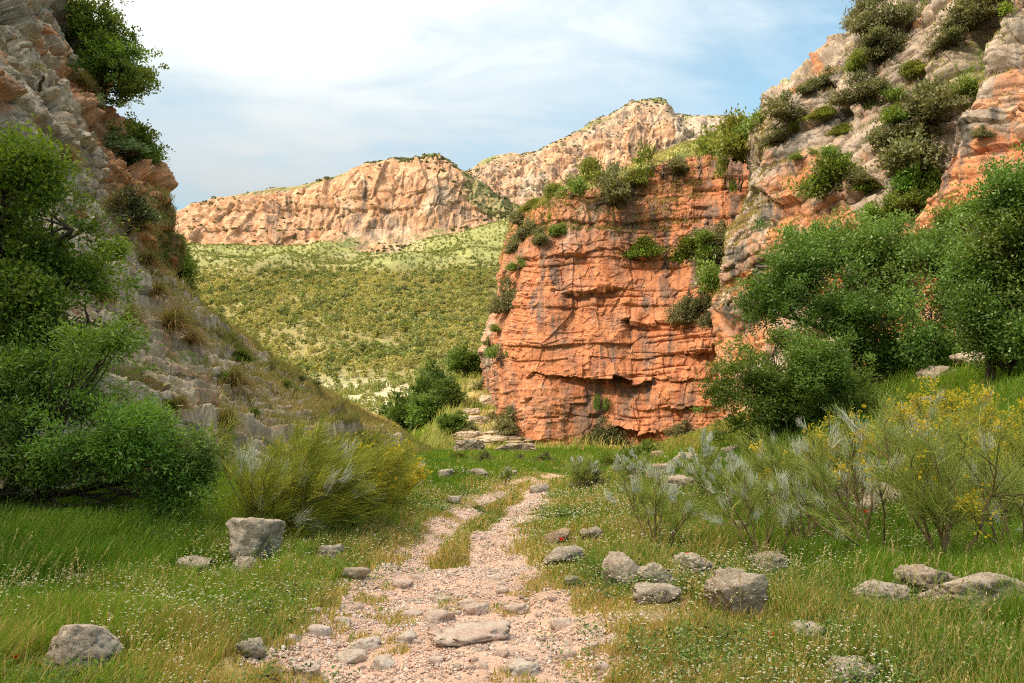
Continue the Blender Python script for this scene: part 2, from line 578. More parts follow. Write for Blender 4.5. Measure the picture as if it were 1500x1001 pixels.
# left wall of the gorge and the spur it ends in
secs = [
    (-30, [(-9, -.4), (-11, 2.5), (-13.5, 6), (-15.5, 9), (-17, 13), (-18.5, 18), (-22, 28), (-34, 38)]),
    (0, [(-8.2, -.4), (-10, 2.4), (-12.5, 5.5), (-14.5, 9), (-16, 13), (-17.5, 18), (-21, 28), (-32, 36)]),
    (10, [(-6.9, -.4), (-8.6, 2), (-11, 5), (-13, 8), (-14.8, 12.5), (-16.5, 17.5), (-20, 26), (-30, 34)]),
    (16, [(-5.8, -.4), (-7.6, 2), (-10, 4.8), (-12.6, 8), (-14.6, 12.2), (-16.3, 17), (-19.5, 24), (-30, 30)]),
    (22, [(-5.2, -.4), (-7.8, 2.2), (-10.2, 4.9), (-12.4, 7.6), (-14.6, 11.6), (-16.2, 16), (-19, 22), (-30, 27)]),
    (28, [(-4.9, -.4), (-8, 2.6), (-11, 5.4), (-12.7, 7.2), (-13.0, 9.8), (-16, 14.0), (-17.2, 19), (-26, 23)]),
    (30, [(-4.8, -.4), (-8, 2.6), (-11, 5.2), (-12.85, 6.8), (-12.8, 9.5), (-15.8, 13.4), (-17.2, 18), (-26, 21)]),
    (31.6, [(-4.7, -.4), (-8, 2.5), (-11, 5), (-13, 6.3), (-15, 7.0), (-18, 7.8), (-22, 9), (-30, 10)]),
    (36, [(-4.3, -.4), (-7.5, 2), (-10.5, 4.3), (-12.4, 5.3), (-15, 5.4), (-19, 5.4), (-24, 6), (-34, 6)]),
    (42, [(-4, -.4), (-6.2, 1), (-8, 2.0), (-9.9, 3.2), (-12, 3.5), (-16, 3), (-22, 2), (-32, 1)]),
    (48, [(-3.6, -.4), (-4.8, .2), (-6.2, .8), (-7.6, 1.4), (-9, 1.4), (-13, 0.6), (-20, -1), (-30, -3)]),
    (57, [(-4, -1.4), (-6, -1.8), (-8, -2), (-10, -2.2), (-14, -2.6), (-18, -3), (-24, -4), (-34, -5)]),
]
ctrl = [[(a, y, z) for a, z in pts] for y, pts in secs]
su = np.concatenate([np.linspace(0, 2, 60)[:-1], np.linspace(2, 6, 800)[:-1], np.linspace(6, 10, 480)[:-1], np.linspace(10, 11, 40)])
sv = np.concatenate([np.linspace(0, 5.2, 780)[:-1], np.linspace(5.2, 7, 60)])
G = loft(ctrl, su, sv)
Q = G.reshape(-1, 3)
near = sstep(9, 2, Q[:, 2] - 8)
warp = fbm(Q * 0.35, 3, 71)
d1, blk, tz = strata(Q[:, 2] + 0.10 * Q[:, 1] + 0.35 * warp - 0.12 * Q[:, 0], Q[:, 1] * 0.9 - 0.4 * Q[:, 0] + 0.5 * fbm(Q * 0.5, 2, 77), 3, 0.16, 0.46, 0.16, 0.13, 0.13, (1.2, 3.6), 0.5 + 0.7 * sstep(-0.3, 0.3, fbm(Q * 0.9, 2, 78)), 0.75, True, 0.16)
big = fbm(Q * 0.22, 3, 83) * 0.75
upper = sstep(5.5, 8.5, Q[:, 2] + 1.2 * fbm(Q * 0.3, 2, 80))
flat = sstep(30, 36, Q[:, 1]) * sstep(-9.5, -11, Q[:, 0] - (Q[:, 1] - 36) * 0.5)
wq = Q + 0.35 * np.stack([fbm(Q * 0.9, 2, 79), fbm(Q * 0.9 + 7, 2, 79), fbm(Q * 0.9 + 13, 2, 79)], 1)
fa, ja = facets(wq * np.array((0.6, 0.6, 0.8)), 81, 1.2)
fb, jb = facets(wq * np.array((1.6, 1.6, 2.8)), 84, 0.9)
fc, jc = facets(wq * np.array((4.6, 4.6, 6.0)), 86, 1.2)
crag = upper * (0.60 * fa + 0.22 * fb + 0.06 * fc - 0.16 * ja - 0.08 * jb)
rubble = (1 - upper) * (0.05 * fb + 0.03 * fc)
disp = d1 * (1 - 0.75 * flat) * (1 - 0.75 * upper) + big * (1 - 0.4 * upper) + crag + rubble * (1 - 0.6 * flat) + 0.045 * fbm(Q * 4.0, 4, 87, 0.6)
tz = tz * (1 - 0.8 * upper) * (1 - 0.6 * flat) * sstep(0.0, 0.6, Q[:, 2])
disp *= sstep(-0.4, 0.5, Q[:, 2]) * 0.8 + 0.2
red = 0.10 + 0.75 * sstep(0.05, 0.4, fbm(Q * np.array((0.4, 0.4, 0.25)), 3, 91)) * upper
red += 0.9 * sstep(24.5, 28, Q[:, 1]) * sstep(6.0, 7.6, Q[:, 2]) * sstep(18, 12, Q[:, 2])
red += 0.30 * (blk > 0.82)
veg = 0.16 + 0.42 * sstep(0.0, 0.5, fbm(Q * np.array((0.8, 0.5, 1.6)), 3, 93)) * (1 - 0.6 * upper)
spur = sstep(29, 37, Q[:, 1])
veg = np.maximum(veg, spur * (0.58 + 0.55 * fbm(Q * np.array((0.5, 0.2, 0.9)), 3, 95) + 0.25 * flat))
veg = np.minimum(veg, 0.75)
sh = G.shape[:2]
finish('rocky_slope', G, disp.reshape(sh), M_left, red.reshape(sh), veg.reshape(sh), 'grey bedded limestone slope rising into an orange crag', dz=tz.reshape(sh))

# the red cliff
cols = [
    # (px,py,Y) foot, three heights, lip, plateau behind
    [(712, 585, 76), (712, 520, 76), (735, 430, 77), (748, 360, 77), (760, 322, 77), (762, 312, 90)],
    [(698, 585, 67), (704, 515, 67), (728, 430, 67), (736, 375, 67), (756, 328, 68), (770, 318, 84)],
    [(722, 612, 60), (714, 520, 59.5), (738, 430, 60), (745, 372, 60.5), (764, 320, 61), (780, 308, 80)],
    [(766, 655, 52.5), (764, 520, 52), (772, 430, 52.3), (776, 372, 53), (790, 306, 54), (800, 296, 72)],
    [(806, 668, 51.2), (804, 520, 50.8), (812, 430, 51.2), (815, 372, 51.6), (826, 290, 52.4), (840, 282, 70)],
    [(862, 672, 51), (862, 520, 50.4), (866, 430, 50.8), (868, 372, 51.2), (880, 276, 52), (895, 262, 70)],
    [(930, 672, 50.5), (932, 520, 50), (932, 430, 50.4), (934, 372, 50.8), (940, 256, 51.6), (960, 238, 70)],
    [(990, 668, 49.8), (992, 520, 49.2), (992, 430, 49.8), (994, 372, 50.2), (1002, 236, 51), (1020, 212, 70)],
    [(1050, 660, 48.6), (1052, 520, 48.2), (1052, 430, 48.6), (1054, 372, 49.4), (1060, 236, 50.4), (1075, 196, 70)],
    [(1130, 650, 47), (1130, 520, 47), (1130, 430, 47.5), (1130, 372, 48), (1135, 225, 49.6), (1160, 190, 70)],
    [(1230, 640, 46), (1230, 520, 46), (1230, 430, 46.5), (1230, 372, 47), (1240, 215, 49), (1270, 190, 70)],
]
ctrl = [[P(*q) for q in c] for c in cols]
su = np.concatenate([np.linspace(0, 2, 110)[:-1], np.linspace(2, 8.4, 640)[:-1], np.linspace(8.4, 10, 40)])
sv = np.concatenate([np.linspace(0, 4, 700)[:-1], np.linspace(4, 5, 60)])
G = loft(ctrl, su, sv)
Q = G.reshape(-1, 3)
warp = fbm(Q * 0.16, 3, 101)
hh = Q[:, 2] + 0.5 * warp + 0.02 * Q[:, 0]
uu = Q[:, 0] * 0.9 - Q[:, 1] * 0.5 + 0.6 * fbm(Q * 0.3, 2, 103)
cm = sstep(-0.25, 0.35, fbm(Q * 0.3, 3, 106))
d1, blk = strata(hh, uu, 11, 0.35, 1.25, 0.17, 0.11, 0.11, (1.4, 4.5), cm, 0.8, False, 0.22)
d2, blk2 = strata(hh + 0.1 * fbm(Q * 1.0, 2, 105), uu * 1.1, 13, 0.15, 0.42, 0.05, 0.08, 0.06, (1.0, 3), cm, 1.0, False, 0.07)
f1, f2, wid = worley(Q * np.array((0.45, 0.45, 0.22)), 107)
colm = np.array((0.5, 0.5, 0.09))
disp = d1 + d2 * sstep(-0.3, 0.3, fbm(Q * 0.2, 2, 109) + sstep(13, 4, Q[:, 2]) * 0.4)
disp += 0.75 * fbm(Q * np.array((0.22, 0.22, 0.10)), 3, 111) + (wid - 0.5) * 0.25
disp += 0.16 * ridged(Q * np.array((0.9, 0.9, 0.16)), 3, 113) * sstep(9, 15, Q[:, 2])
disp += 0.05 * fbm(Q * 2.5, 4, 115, 0.6) + 0.09 * facets(Q * np.array((0.6, 0.6, 0.9)), 116, 1.2)[0] + 0.06 * facets(Q * np.array((2.0, 2.0, 2.4)), 114, 1.2)[0]


def win(x, a, b, s=0.5):
    return sstep(a - s, a + s, x) * sstep(b + s, b - s, x)


lip = np.array([P(0, q, 50.5)[2] for q in (426, 470, 550, 518, 592, 628)])
wob = 0.55 * fbm(Q * np.array((0.5, 0.5, 0.1)), 4, 117, 0.6)
blkx = np.floor(X_ := Q[:, 0] / 1.1 + 0.3 * vnoise(Q * 0.8, 118))
wob = wob + 0.35 * (hsh(blkx, 5, 119) - 0.5)
hz = Q[:, 2] + wob
X = Q[:, 0]
cmod = np.clip(0.65 + 1.3 * fbm(Q * np.array((0.5, 0.5, 0.25)), 3, 120), 0.1, 1.4) * (0.6 + 0.8 * hsh(blkx, 9, 121))
_cuts = cuts


def cuts(*a):
    return _cuts(*a) * cmod


disp += win(X, 3.6, 6.8) * cuts(hz, lip[0], 1.5, 1.6, 0.55, 0.45)
disp += win(X, 7.2, 10.4, .4) * cuts(hz, lip[1], 1.2, 1.0, 0.75, 0.75)
disp += win(X, 1.3, 7.0, .8) * cuts(hz + 0.05 * X, lip[2] + 0.1, 1.0, 0.9, 0.5, 0.6)
disp += win(X, 6.5, 12.5, .6) * cuts(hz - 0.03 * X, lip[2] - 0.5, 1.0, 0.8, 0.5, 0.55)
disp += win(X, 10.6, 13.2, .4) * cuts(hz, lip[3], 1.2, 1.2, 0.9, 0.8)
disp += win(X, 9.5, 13.2, .5) * cuts(hz, lip[4], 0.9, 1.0, 0.7, 0.7)
disp += win(X, 6.0, 13.0, .8) * cuts(hz, lip[5], 0.5, 0.8, 0.3, 0.5)
disp += win(X, 1.0, 14.0, .8) * cuts(hz, P(0, 372, 51)[2], 2.5, 1.2, 0.25, 0.25)
pl = np.repeat((sv > 4.02)[None, :], len(su), 0).ravel()
disp = np.where(pl, 0.25 * fbm(Q * 0.4, 3, 119), disp)
red = 0.80 + 0.20 * sstep(3, 14, X) - 0.55 * sstep(1.0, -3.5, X) * sstep(0.1, -0.3, fbm(Q * 0.3, 3, 121)) + 0.15 * (blk - 0.5)
red -= 0.18 * sstep(0.15, 0.5, fbm(Q * np.array((0.3, 0.3, 0.12)), 3, 123))
veg = np.where(pl, 0.9, 0.0) + 0.30 * sstep(0.1, 0.5, fbm(Q * 0.5, 3, 125)) * sstep(0.6, -2.5, X)
finish('red_cliff', G, disp.reshape(G.shape[:2]), M_red, red.reshape(G.shape[:2]), veg.reshape(G.shape[:2]), 'rust red layered cliff with overhanging ledges')

# right wall of the gorge
def rc(px, Y, rows):
    return [P(px + dx, py, Y + dY) for dx, py, dY in rows]


cols = [
    rc(1150, 54, [(0, 640, 0), (0, 560, 0), (0, 450, 0), (0, 370, 0), (0, 300, 0), (0, 250, 0), (0, 235, 1), (20, 225, 10)]),
    rc(1078, 46.5, [(0, 640, 0), (0, 560, 0), (0, 450, 0), (0, 370, 0), (5, 300, 0), (18, 240, 0.5), (28, 200, 1.5), (60, 182, 10)]),
    rc(1064, 43, [(0, 650, 0), (0, 560, 0), (-2, 450, 0), (-4, 370, 0), (14, 300, .2), (36, 240, .6), (40, 185, 1.5), (80, 170, 10)]),
    rc(1095, 41, [(0, 650, 0), (0, 560, 0), (0, 450, 0), (0, 370, 0), (5, 300, .5), (18, 220, 1.2), (30, 142, 2.5), (70, 120, 11)]),
    rc(1160, 38.5, [(0, 640, 0), (0, 560, 0), (0, 450, 0), (0, 370, .2), (4, 290, .8), (12, 200, 1.8), (34, 104, 3.6), (80, 80, 12)]),
    rc(1235, 36, [(0, 640, 0), (0, 560, 0), (0, 450, 0), (0, 370, .3), (0, 280, 1.2), (4, 170, 2.6), (20, 50, 4.6), (60, 20, 13)]),
    rc(1320, 33.5, [(0, 640, 0), (0, 560, 0), (0, 450, .2), (0, 360, .6), (0, 250, 1.8), (0, 120, 3.4), (0, -10, 5.4), (30, -60, 14)]),
    rc(1420, 31, [(0, 640, 0), (0, 560, 0), (0, 450, .2), (0, 350, .7), (0, 230, 1.6), (0, 90, 3.0), (0, -60, 5.2), (20, -120, 14)]),
    rc(1540, 28.5, [(0, 640, 0), (0, 550, 0), (0, 440, .2), (0, 330, .6), (0, 200, 1.2), (0, 60, 2.0), (0, -130, 4.6), (20, -200, 14)]),
    rc(1720, 26, [(0, 640, 0), (0, 550, 0), (0, 440, .2), (0, 330, .6), (0, 180, 1.2), (0, 20, 2.0), (0, -200, 4.6), (20, -280, 14)]),
    rc(2300, 21, [(0, 640, 0), (0, 550, 0), (0, 440, .2), (0, 330, .6), (0, 180, 1.2), (0, 20, 2.0), (0, -300, 4.6), (20, -380, 14)]),
]
su = np.concatenate([np.linspace(0, 1, 60)[:-1], np.linspace(1, 8.3, 760)[:-1], np.linspace(8.3, 10, 50)])
sv = np.concatenate([np.linspace(0, 2, 90)[:-1], np.linspace(2, 6.3, 640)[:-1], np.linspace(6.3, 7, 40)])
G = loft(cols, su, sv)
Q = G.reshape(-1, 3)
warp = fbm(Q * 0.14, 3, 131)
uu = Q[:, 0] * 0.5 - Q[:, 1] * 0.85 + 0.7 * fbm(Q * 0.3, 2, 133)
hh = Q[:, 2] - 0.26 * uu + 0.5 * warp
cm = 0.35 + 0.65 * sstep(-0.3, 0.3, fbm(Q * 0.3, 3, 134))
d1, blk = strata(hh, uu, 17, 0.6, 2.0, 0.26, 0.32, 0.36, (0.8, 2.2), cm, 1.0, False, 0.45)
d2, blk2 = strata(hh + 0.15 * fbm(Q * 0.8, 2, 135), uu * 1.13 + 0.3 * hh, 19, 0.30, 0.7, 0.05, 0.12, 0.12, (0.9, 2.6), cm, 1.0, False, 0.12)
f1, f2, wid = worley(Q * np.array((0.30, 0.30, 0.2)), 137)
fl = sstep(14.5, 11.8, Q[:, 0]) * sstep(16.5, 10, Q[:, 2])       # fluted prow
disp = (d1 * (1 - 0.6 * fl) + d2) + 1.0 * fbm(Q * 0.13, 3, 139) + 0.45 * facets(Q * np.array((0.3, 0.3, 0.22)) + 0.2 * fbm(Q * 0.5, 2, 138)[:, None], 137, 1.3)[0] + 0.12 * facets(Q * np.array((1.3, 1.3, 1.6)), 138, 1.2)[0] + 0.06 * fbm(Q * 2.2, 4, 141, 0.6)
disp += 0.5 * np.maximum(0, vnoise(Q * np.array((0.35, 0.35, 0.5)), 140)) + 0
disp += fl * 0.35 * ridged(Q * np.array((0.9, 0.9, 0.12)), 3, 143)
# a vegetated gully and the orange overhang beside it
tt = Q[:, 1] - (34.5 - 0.06 * (Q[:, 2] - 10))
disp -= 1.3 * np.exp(-(tt / 1.0) ** 2) * sstep(6, 9, Q[:, 2])
disp += 0.9 * np.exp(-((Q[:, 1] - 32.2) / 1.0) ** 2) * sstep(7, 12, Q[:, 2])
red = 0.32 + 0.50 * sstep(0.0, 0.25, fbm(Q * np.array((0.16, 0.16, 0.12)) + 5, 3, 145)) + 0.4 * (blk - 0.5)
red += 0.65 * sstep(33.6, 31.6, Q[:, 1]) * sstep(5.5, 8, Q[:, 2]) * sstep(0.25, -0.15, fbm(Q * 0.3, 3, 146))
red += 0.35 * sstep(13.4, 12, Q[:, 0]) * sstep(13, 8, Q[:, 2])
veg = 0.10 + 0.34 * sstep(0.05, 0.5, fbm(Q * 0.35, 3, 147)) + 0.12 * np.exp(-(tt / 1.0) ** 2)
rowi = np.repeat(sv[None, :], len(su), 0).ravel()
veg = np.maximum(veg, sstep(5.85, 6.4, rowi) * 0.5)
finish('grey_cliff', G, disp.reshape(G.shape[:2]), M_right, red.reshape(G.shape[:2]), veg.reshape(G.shape[:2]), 'blocky grey and orange cliff hung with bushes')

# ------------------------------------------------------------------ far hillside and mountains
hrow = [(655, 90), (612, 128), (590, 160), (566, 205), (530, 270), (480, 370), (430, 470), (385, 570), (374, 680), (350, 790)]
cps = [-300, 100, 250, 400, 520, 640, 740, 900, 1200]
tops = [30, 14, 8, 2, -7, -22, -32, -34, -30]
ctrl = []
for k, (py, Y) in enumerate(hrow):
    f = k / 9.0
    ctrl.append([P(px, py + tp * f ** 1.5 + (14 * math.sin(px * 0.011 + k) if 1 < k < 9 else 0) * (0.5 if k < 4 else 1), Y) for px, tp in zip(cps, tops)])
su = np.linspace(0, 9, 300)
sv = np.linspace(0, 8, 360)
G = loft(ctrl, su, sv)
Q = G.reshape(-1, 3)
G = G + np.array((0, 0, 1)) * (np.interp(Q[:, 1], [90, 250, 800], [1.2, 5, 11]) * (fbm(Q * 0.012, 4, 151) - 1.3 * np.abs(vnoise(Q * np.array((0.013, 0.004, 0)) + 2.7, 152)))).reshape(G.shape[:2])[..., None]
HILL = G
Q = G.reshape(-1, 3)
hx, hy, hd = proj(Q)
nz = fbm(Q * 0.02, 4, 153)
hcol = np.array((0.23, 0.235, 0.085))[None] * (1 + 0.3 * fbm(Q * 0.15, 3, 155)[:, None])
pale = np.clip(sstep(265, 200, Q[:, 1]) * sstep(-0.25, 0.15, nz) + 0.28 * sstep(0.25, 0.42, nz), 0, 1)[:, None]
hcol = hcol * (1 - pale) + pale * np.array((0.43, 0.37, 0.25)) * (1 + 0.25 * fbm(Q * 0.3, 3, 157)[:, None])
wood = sstep(372, 402, hy + 12 * fbm(Q * 0.02, 2, 159)) * sstep(568, 545, hy + 14 * fbm(Q * 0.03, 2, 160)) * (1 - 0.75 * pale[:, 0])
hcol = hcol * (1 - wood[:, None]) + wood[:, None] * np.array((0.22, 0.19, 0.075)) * (1 + 0.3 * fbm(Q * 0.2, 3, 161)[:, None])
V = Q
o = mk('hillside', V, gridfaces(300, 360), M_hill, {'col': hcol}, True)
tag(o, 'broad sunlit hillside under the far cliffs', 'hillside', None, 'structure')


def ridge(name, prof, seed, label, Y0, dYtop, ext, su_n, sv_n, amp):
    """far rock wall: prof = (px, py foot, py top) along it"""
    ctrl = []
    for px, pb, pt in prof:
        ctrl.append([P(px, pb + 46, Y0 - 40), P(px, pb, Y0), P(px, pb + (pt - pb) * 0.40, Y0 + dYtop * 0.25), P(px, pb + (pt - pb) * 0.80, Y0 + dYtop * 0.55),
                     P(px, pt, Y0 + dYtop), P(px, pt + 6, Y0 + dYtop + ext), P(px, pt + 60, Y0 + dYtop + ext * 4)])
    G = loft(ctrl, np.linspace(0, len(prof) - 1, su_n), np.concatenate([np.linspace(0, 4.2, sv_n)[:-1], np.linspace(4.2, 6, 24)]))
    Q = G.reshape(-1, 3)
    s = np.array((1, 1, 0.28))
    hrow_ = np.repeat(np.concatenate([np.linspace(0, 4.2, sv_n)[:-1], np.linspace(4.2, 6, 24)])[None], su_n, 0).ravel()
    d = amp * 1.2 * fbm(Q * 0.009, 3, seed) + amp * 0.6 * ridged(Q * 0.022 * s, 4, seed + 5) + amp * 0.35 * ridged(Q * 0.07 * s, 3, seed + 6) + amp * 0.36 * facets(Q * 0.05 * np.array((1, 1, 0.25)), seed + 7, 1.3)[0] + amp * 0.15 * facets(Q * 0.14 * np.array((1, 1, 0.6)), seed + 8, 1.3)[0] * sstep(4.2, 3.0, hrow_) + amp * 0.22 * fbm(Q * 0.09, 4, seed + 9)
    dl, b = strata(Q[:, 2] + 8 * fbm(Q * 0.01, 2, seed + 11), Q[:, 0], seed, 8, 22, amp * 0.18, amp * 0.16, amp * 0.10)
    f1, f2, wid = worley(Q * 0.03 * np.array((1, 1, 0.5)), seed + 13)
    d += dl + (wid - 0.5) * amp * 0.3
    h = np.repeat(np.concatenate([np.linspace(0, 4.2, sv_n)[:-1], np.linspace(4.2, 6, 24)])[None], su_n, 0).ravel()
    d *= 0.15 + 0.85 * sstep(0.4, 1.3, h) * (0.25 + 0.75 * sstep(4.2, 3.2, h))
    G2 = G + normals(G) * d.reshape(G.shape[:2])[..., None]
    red = 0.80 + 0.40 * fbm(Q * 0.008 * np.array((1, 1, 0.6)), 3, seed + 15)
    veg = 0.25 * sstep(0, 0.5, fbm(Q * 0.03, 3, seed + 17)) + 0.55 * sstep(3.2, 3.9, h + 0.5 * fbm(Q * 0.02, 3, seed + 19)) + 0.45 * sstep(1.05, 0.7, h)
    return G2, Q, red, veg, h


prof = [(-60, 395, 372), (60, 385, 352), (160, 375, 338), (245, 362, 323), (330, 358, 294), (400, 356, 278), (440, 352, 272), (490, 348, 262), (530, 345, 248), (570, 337, 239),
        (605, 333, 236), (630, 330, 231), (650, 327, 238), (672, 326, 252), (700, 328, 270), (730, 325, 292), (750, 320, 305), (790, 322, 318)]
G2, Q, red, veg, h = ridge('ridge', prof, 161, '', 760, 45, 40, 640, 230, 9)
rx, ry, _ = proj(G2.reshape(-1, 3))
veg = np.maximum(veg, 0.62 * sstep(655, 690, rx) * sstep(-14, 6, (262 + (rx - 670) * 0.62) - ry + 26))
finish('ridge_mountain', G2, np.zeros(G2.shape[:2]), M_far, red.reshape(G2.shape[:2]), veg.reshape(G2.shape[:2]), 'long orange cliff band along the far ridge')
prof = [(560, 345, 300), (620, 340, 275), (670, 332, 258), (700, 328, 246), (725, 326, 236), (755, 324, 230), (782, 322, 228), (806, 322, 214), (830, 318, 203), (862, 312, 184), (890, 305, 170),
        (915, 298, 156), (935, 295, 149), (955, 292, 147), (974, 290, 150), (984, 288, 166), (1000, 286, 172), (1030, 286, 176), (1060, 290, 174), (1100, 290, 184), (1200, 300, 200), (1400, 300, 230)]
G2, Q, red, veg, h = ridge('peak', prof, 191, '', 930, 110, 60, 520, 230, 12)
red = red - 0.16 + 0.5 * sstep(0.1, 0.4, fbm(Q * 0.006, 2, 197))
red = np.where((proj(Q)[0] > 985), 0.05, red)
veg = veg * 0.85
finish('peak_mountain', G2, np.zeros(G2.shape[:2]), M_far, red.reshape(G2.shape[:2]), veg.reshape(G2.shape[:2]), 'pale rocky peak with a blunt orange dome')

# ------------------------------------------------------------------ plant and rock builders
def unit(v):
    return v / (np.linalg.norm(v, axis=-1, keepdims=True) + 1e-9)


def quads4(n):
    return np.arange(n * 4, dtype=np.int32).reshape(-1, 4)


def leaf_quads(C, A, Nn, L, Wd, col, fold=0.0):
    """one diamond-shaped leaf per row"""
    A = unit(A)
    Sd = unit(np.cross(A, Nn))
    Nn = np.cross(Sd, A)
    L = np.asarray(L).reshape(-1, 1)
    Wd = np.asarray(Wd).reshape(-1, 1)
    mid = C + A * L * 0.45 + Nn * L * fold
    V = np.stack([C, mid + Sd * Wd * 0.5, C + A * L, mid - Sd * Wd * 0.5], 1)
    return V.reshape(-1, 3), quads4(len(C)), np.repeat(col, 4, 0)


def tubes(paths, sides=5):
    Vs, Fs, off = [], [], 0
    ang = np.linspace(0, 2 * np.pi, sides, endpoint=False)
    for pts, rad in paths:
        pts = np.asarray(pts, float)
        tn = unit(np.gradient(pts, axis=0))
        ref = np.where(np.abs(tn[:, 2:3]) > 0.9, np.array((1., 0, 0)), np.array((0, 0, 1.)))
        a = unit(np.cross(tn, ref))
        b = np.cross(tn, a)
        r = np.asarray(rad, float).reshape(-1, 1, 1)
        ring = pts[:, None] + r * (a[:, None] * np.cos(ang)[None, :, None] + b[:, None] * np.sin(ang)[None, :, None])
        n = len(pts)
        idx = np.arange(n * sides).reshape(n, sides) + off
        q = np.stack([idx[:-1], np.roll(idx[:-1], -1, 1), np.roll(idx[1:], -1, 1), idx[1:]], -1).reshape(-1, 4)
        Vs.append(ring.reshape(-1, 3))
        Fs.append(q)
        off += n * sides
    return np.concatenate(Vs), np.concatenate(Fs)


def bend(rng, a, b, n=7, wob=0.08, sag=0.0):
    a = np.asarray(a, float)
    b = np.asarray(b, float)
    tt = np.linspace(0, 1, n)[:, None]
    p = a + (b - a) * tt
    L = np.linalg.norm(b - a)
    w = rng.normal(0, 1, (n, 3)) * wob * L
    w = np.cumsum(w, 0) * 0.5
    w -= w[-1:] * tt
    w[0] = 0
    p += w
    p[:, 2] += sag * L * np.sin(np.pi * tt[:, 0])
    return p


def plant(name, label, cat, base, blobs, nclump, clr, nleaf, L, Wd, cols, seed, trunk_r=0.1, limbs=40, group=None, wind=(0, 0, 0.0),
          trunk='trunk', crown='crown', mat=None, bark=None, hollow=-0.25, hfreq=1.0, flat=0.7, updir=0.4, trunk_top=None, extra=None, shape=0.42, stems=1):
    """tree or bush: blobs are (x, y, z, rx, ry, rz) relative to its base; leaves hang in clumps through them"""
    rng = np.random.default_rng(seed)
    root = tag(empty(name, base), label, cat, group)
    B = np.array(blobs, float)
    w = B[:, 3] * B[:, 4] + B[:, 3] * B[:, 5]
    k = rng.choice(len(B), nclump * 2, p=w / w.sum())
    d = unit(rng.normal(0, 1, (nclump * 2, 3)))
    r = rng.uniform(0, 1, (nclump * 2, 1)) ** shape
    stray = rng.uniform(0, 1, r.shape) < 0.13
    r = np.where(stray, rng.uniform(1.0, 1.28, r.shape), r)
    lumps = 1 + 0.38 * vnoise(d * 2.3 + k[:, None] * 5.1 + seed, seed + 1)[:, None] + 0.12 * rng.normal(0, 1, (len(d), 1))
    C = B[k, :3] + d * r * lumps * B[k, 3:]
    keep = (fbm(C * hfreq / max(clr, 0.05) * 0.28 + seed, 2, seed) > hollow) & (C[:, 2] > 0.03)
    C, k = C[keep][:nclump], k[keep][:nclump]
    n = len(C)
    out = unit(C - B[k, :3] + 1e-4)
    ci = np.repeat(np.arange(n), nleaf)
    off = rng.normal(0, 1, (n * nleaf, 3)) * clr * np.array((1, 1, flat))
    sz = (0.6 + 0.8 * rng.uniform(0, 1, n))[ci][:, None]
    PL = C[ci] + off * 0.6 * sz
    PL[:, 2] = np.maximum(PL[:, 2], 0.02)
    A = unit(rng.normal(0, 0.8, PL.shape) + out[ci] * 0.7 + unit(off) * 0.4 + np.array((0, 0, updir)) + np.array(wind))
    Nn = unit(rng.normal(0, 0.7, PL.shape) + np.array((0, 0, 0.9)) + out[ci] * 0.4)
    base_c = np.array(cols, float)
    mixv = np.clip(rng.beta(1.2, 1.6, n) + 0.0, 0, 1)[ci] * 0.65 + rng.uniform(0, 0.35, len(ci))
    col = base_c[0] * (1 - mixv[:, None]) + base_c[1] * mixv[:, None]
    btint = rng.uniform(0.78, 1.25, (len(B), 1)) * (1 + rng.normal(0, 0.06, (len(B), 3)))
    col = col * rng.uniform(0.75, 1.25, (len(ci), 1)) * btint[k[ci]]
    if len(base_c) > 2:
        s = rng.uniform(0, 1, len(ci)) < 0.06
        col[s] = base_c[2]
    V, Fq, cc = leaf_quads(PL, A, Nn, L * rng.uniform(0.6, 1.3, len(ci)), Wd * rng.uniform(0.7, 1.2, len(ci)), col)
    mk(crown, V, Fq, mat or M_leaf, {'col': cc}, False, root)
    paths = []
    cm = (B[:, :3] * w[:, None]).sum(0) / w.sum()
    for s in range(stems):
        o = np.array((0, 0, -0.25 if trunk_r > 0.04 else -0.02)) + (rng.normal(0, 0.12, 3) * (1, 1, 0) * (stems > 1))
        top = np.array(trunk_top, float) if trunk_top is not None else cm * np.array((0.75, 0.75, 0.55))
        if stems > 1:
            top = top + rng.normal(0, 0.25, 3) * np.abs(cm).max() * 0.5
        tp = bend(rng, o, top, 7, 0.05)
        paths.append((tp, np.linspace(trunk_r, trunk_r * 0.55, 7)))
        ends = []
        for j in range(len(B)):
            if (stems > 1 and j % stems != s) or (k == j).sum() < max(4, 0.25 * n * w[j] / w.sum()):
                continue
            st = tp[rng.integers(4, 7)]
            lp = bend(rng, st, B[j, :3] + rng.normal(0, 0.15, 3) * B[j, 3:], 7, 0.07)
            paths.append((lp, np.linspace(trunk_r * 0.5, trunk_r * 0.14, 7)))
            ends.append((j, lp))
        for j, lp in ends:
            cand = np.where(k == j)[0]
            if len(cand) == 0:
                continue
            for q in rng.choice(cand, min(len(cand), max(2, limbs // max(1, len(B)))), replace=False):
                st = lp[rng.integers(2, 7)]
                paths.append((bend(rng, st, C[q], 5, 0.08), np.linspace(trunk_r * 0.16, max(trunk_r * 0.03, 0.003), 5)))
    for e in (extra or []):
        paths.append(e)
    V, Fq = tubes(paths)
    mk(trunk, V, Fq, bark or M_bark, None, True, root)
    return root


def px_blobs(Y, base, lst, seed=0, dy=0.5):
    """(px, py, half width, half height) in the photograph -> blobs in metres about base"""
    rng = np.random.default_rng(seed)
    out = []
    for px, py, rx, ry in lst:
        dep = Y + rng.uniform(-dy, dy)
        c = np.array(P(px, py, dep)) - np.array(base)
        k = dep / F
        out.append((c[0], c[1], c[2], rx * k, (rx + ry) * 0.5 * k * 0.9, ry * k))
    return out


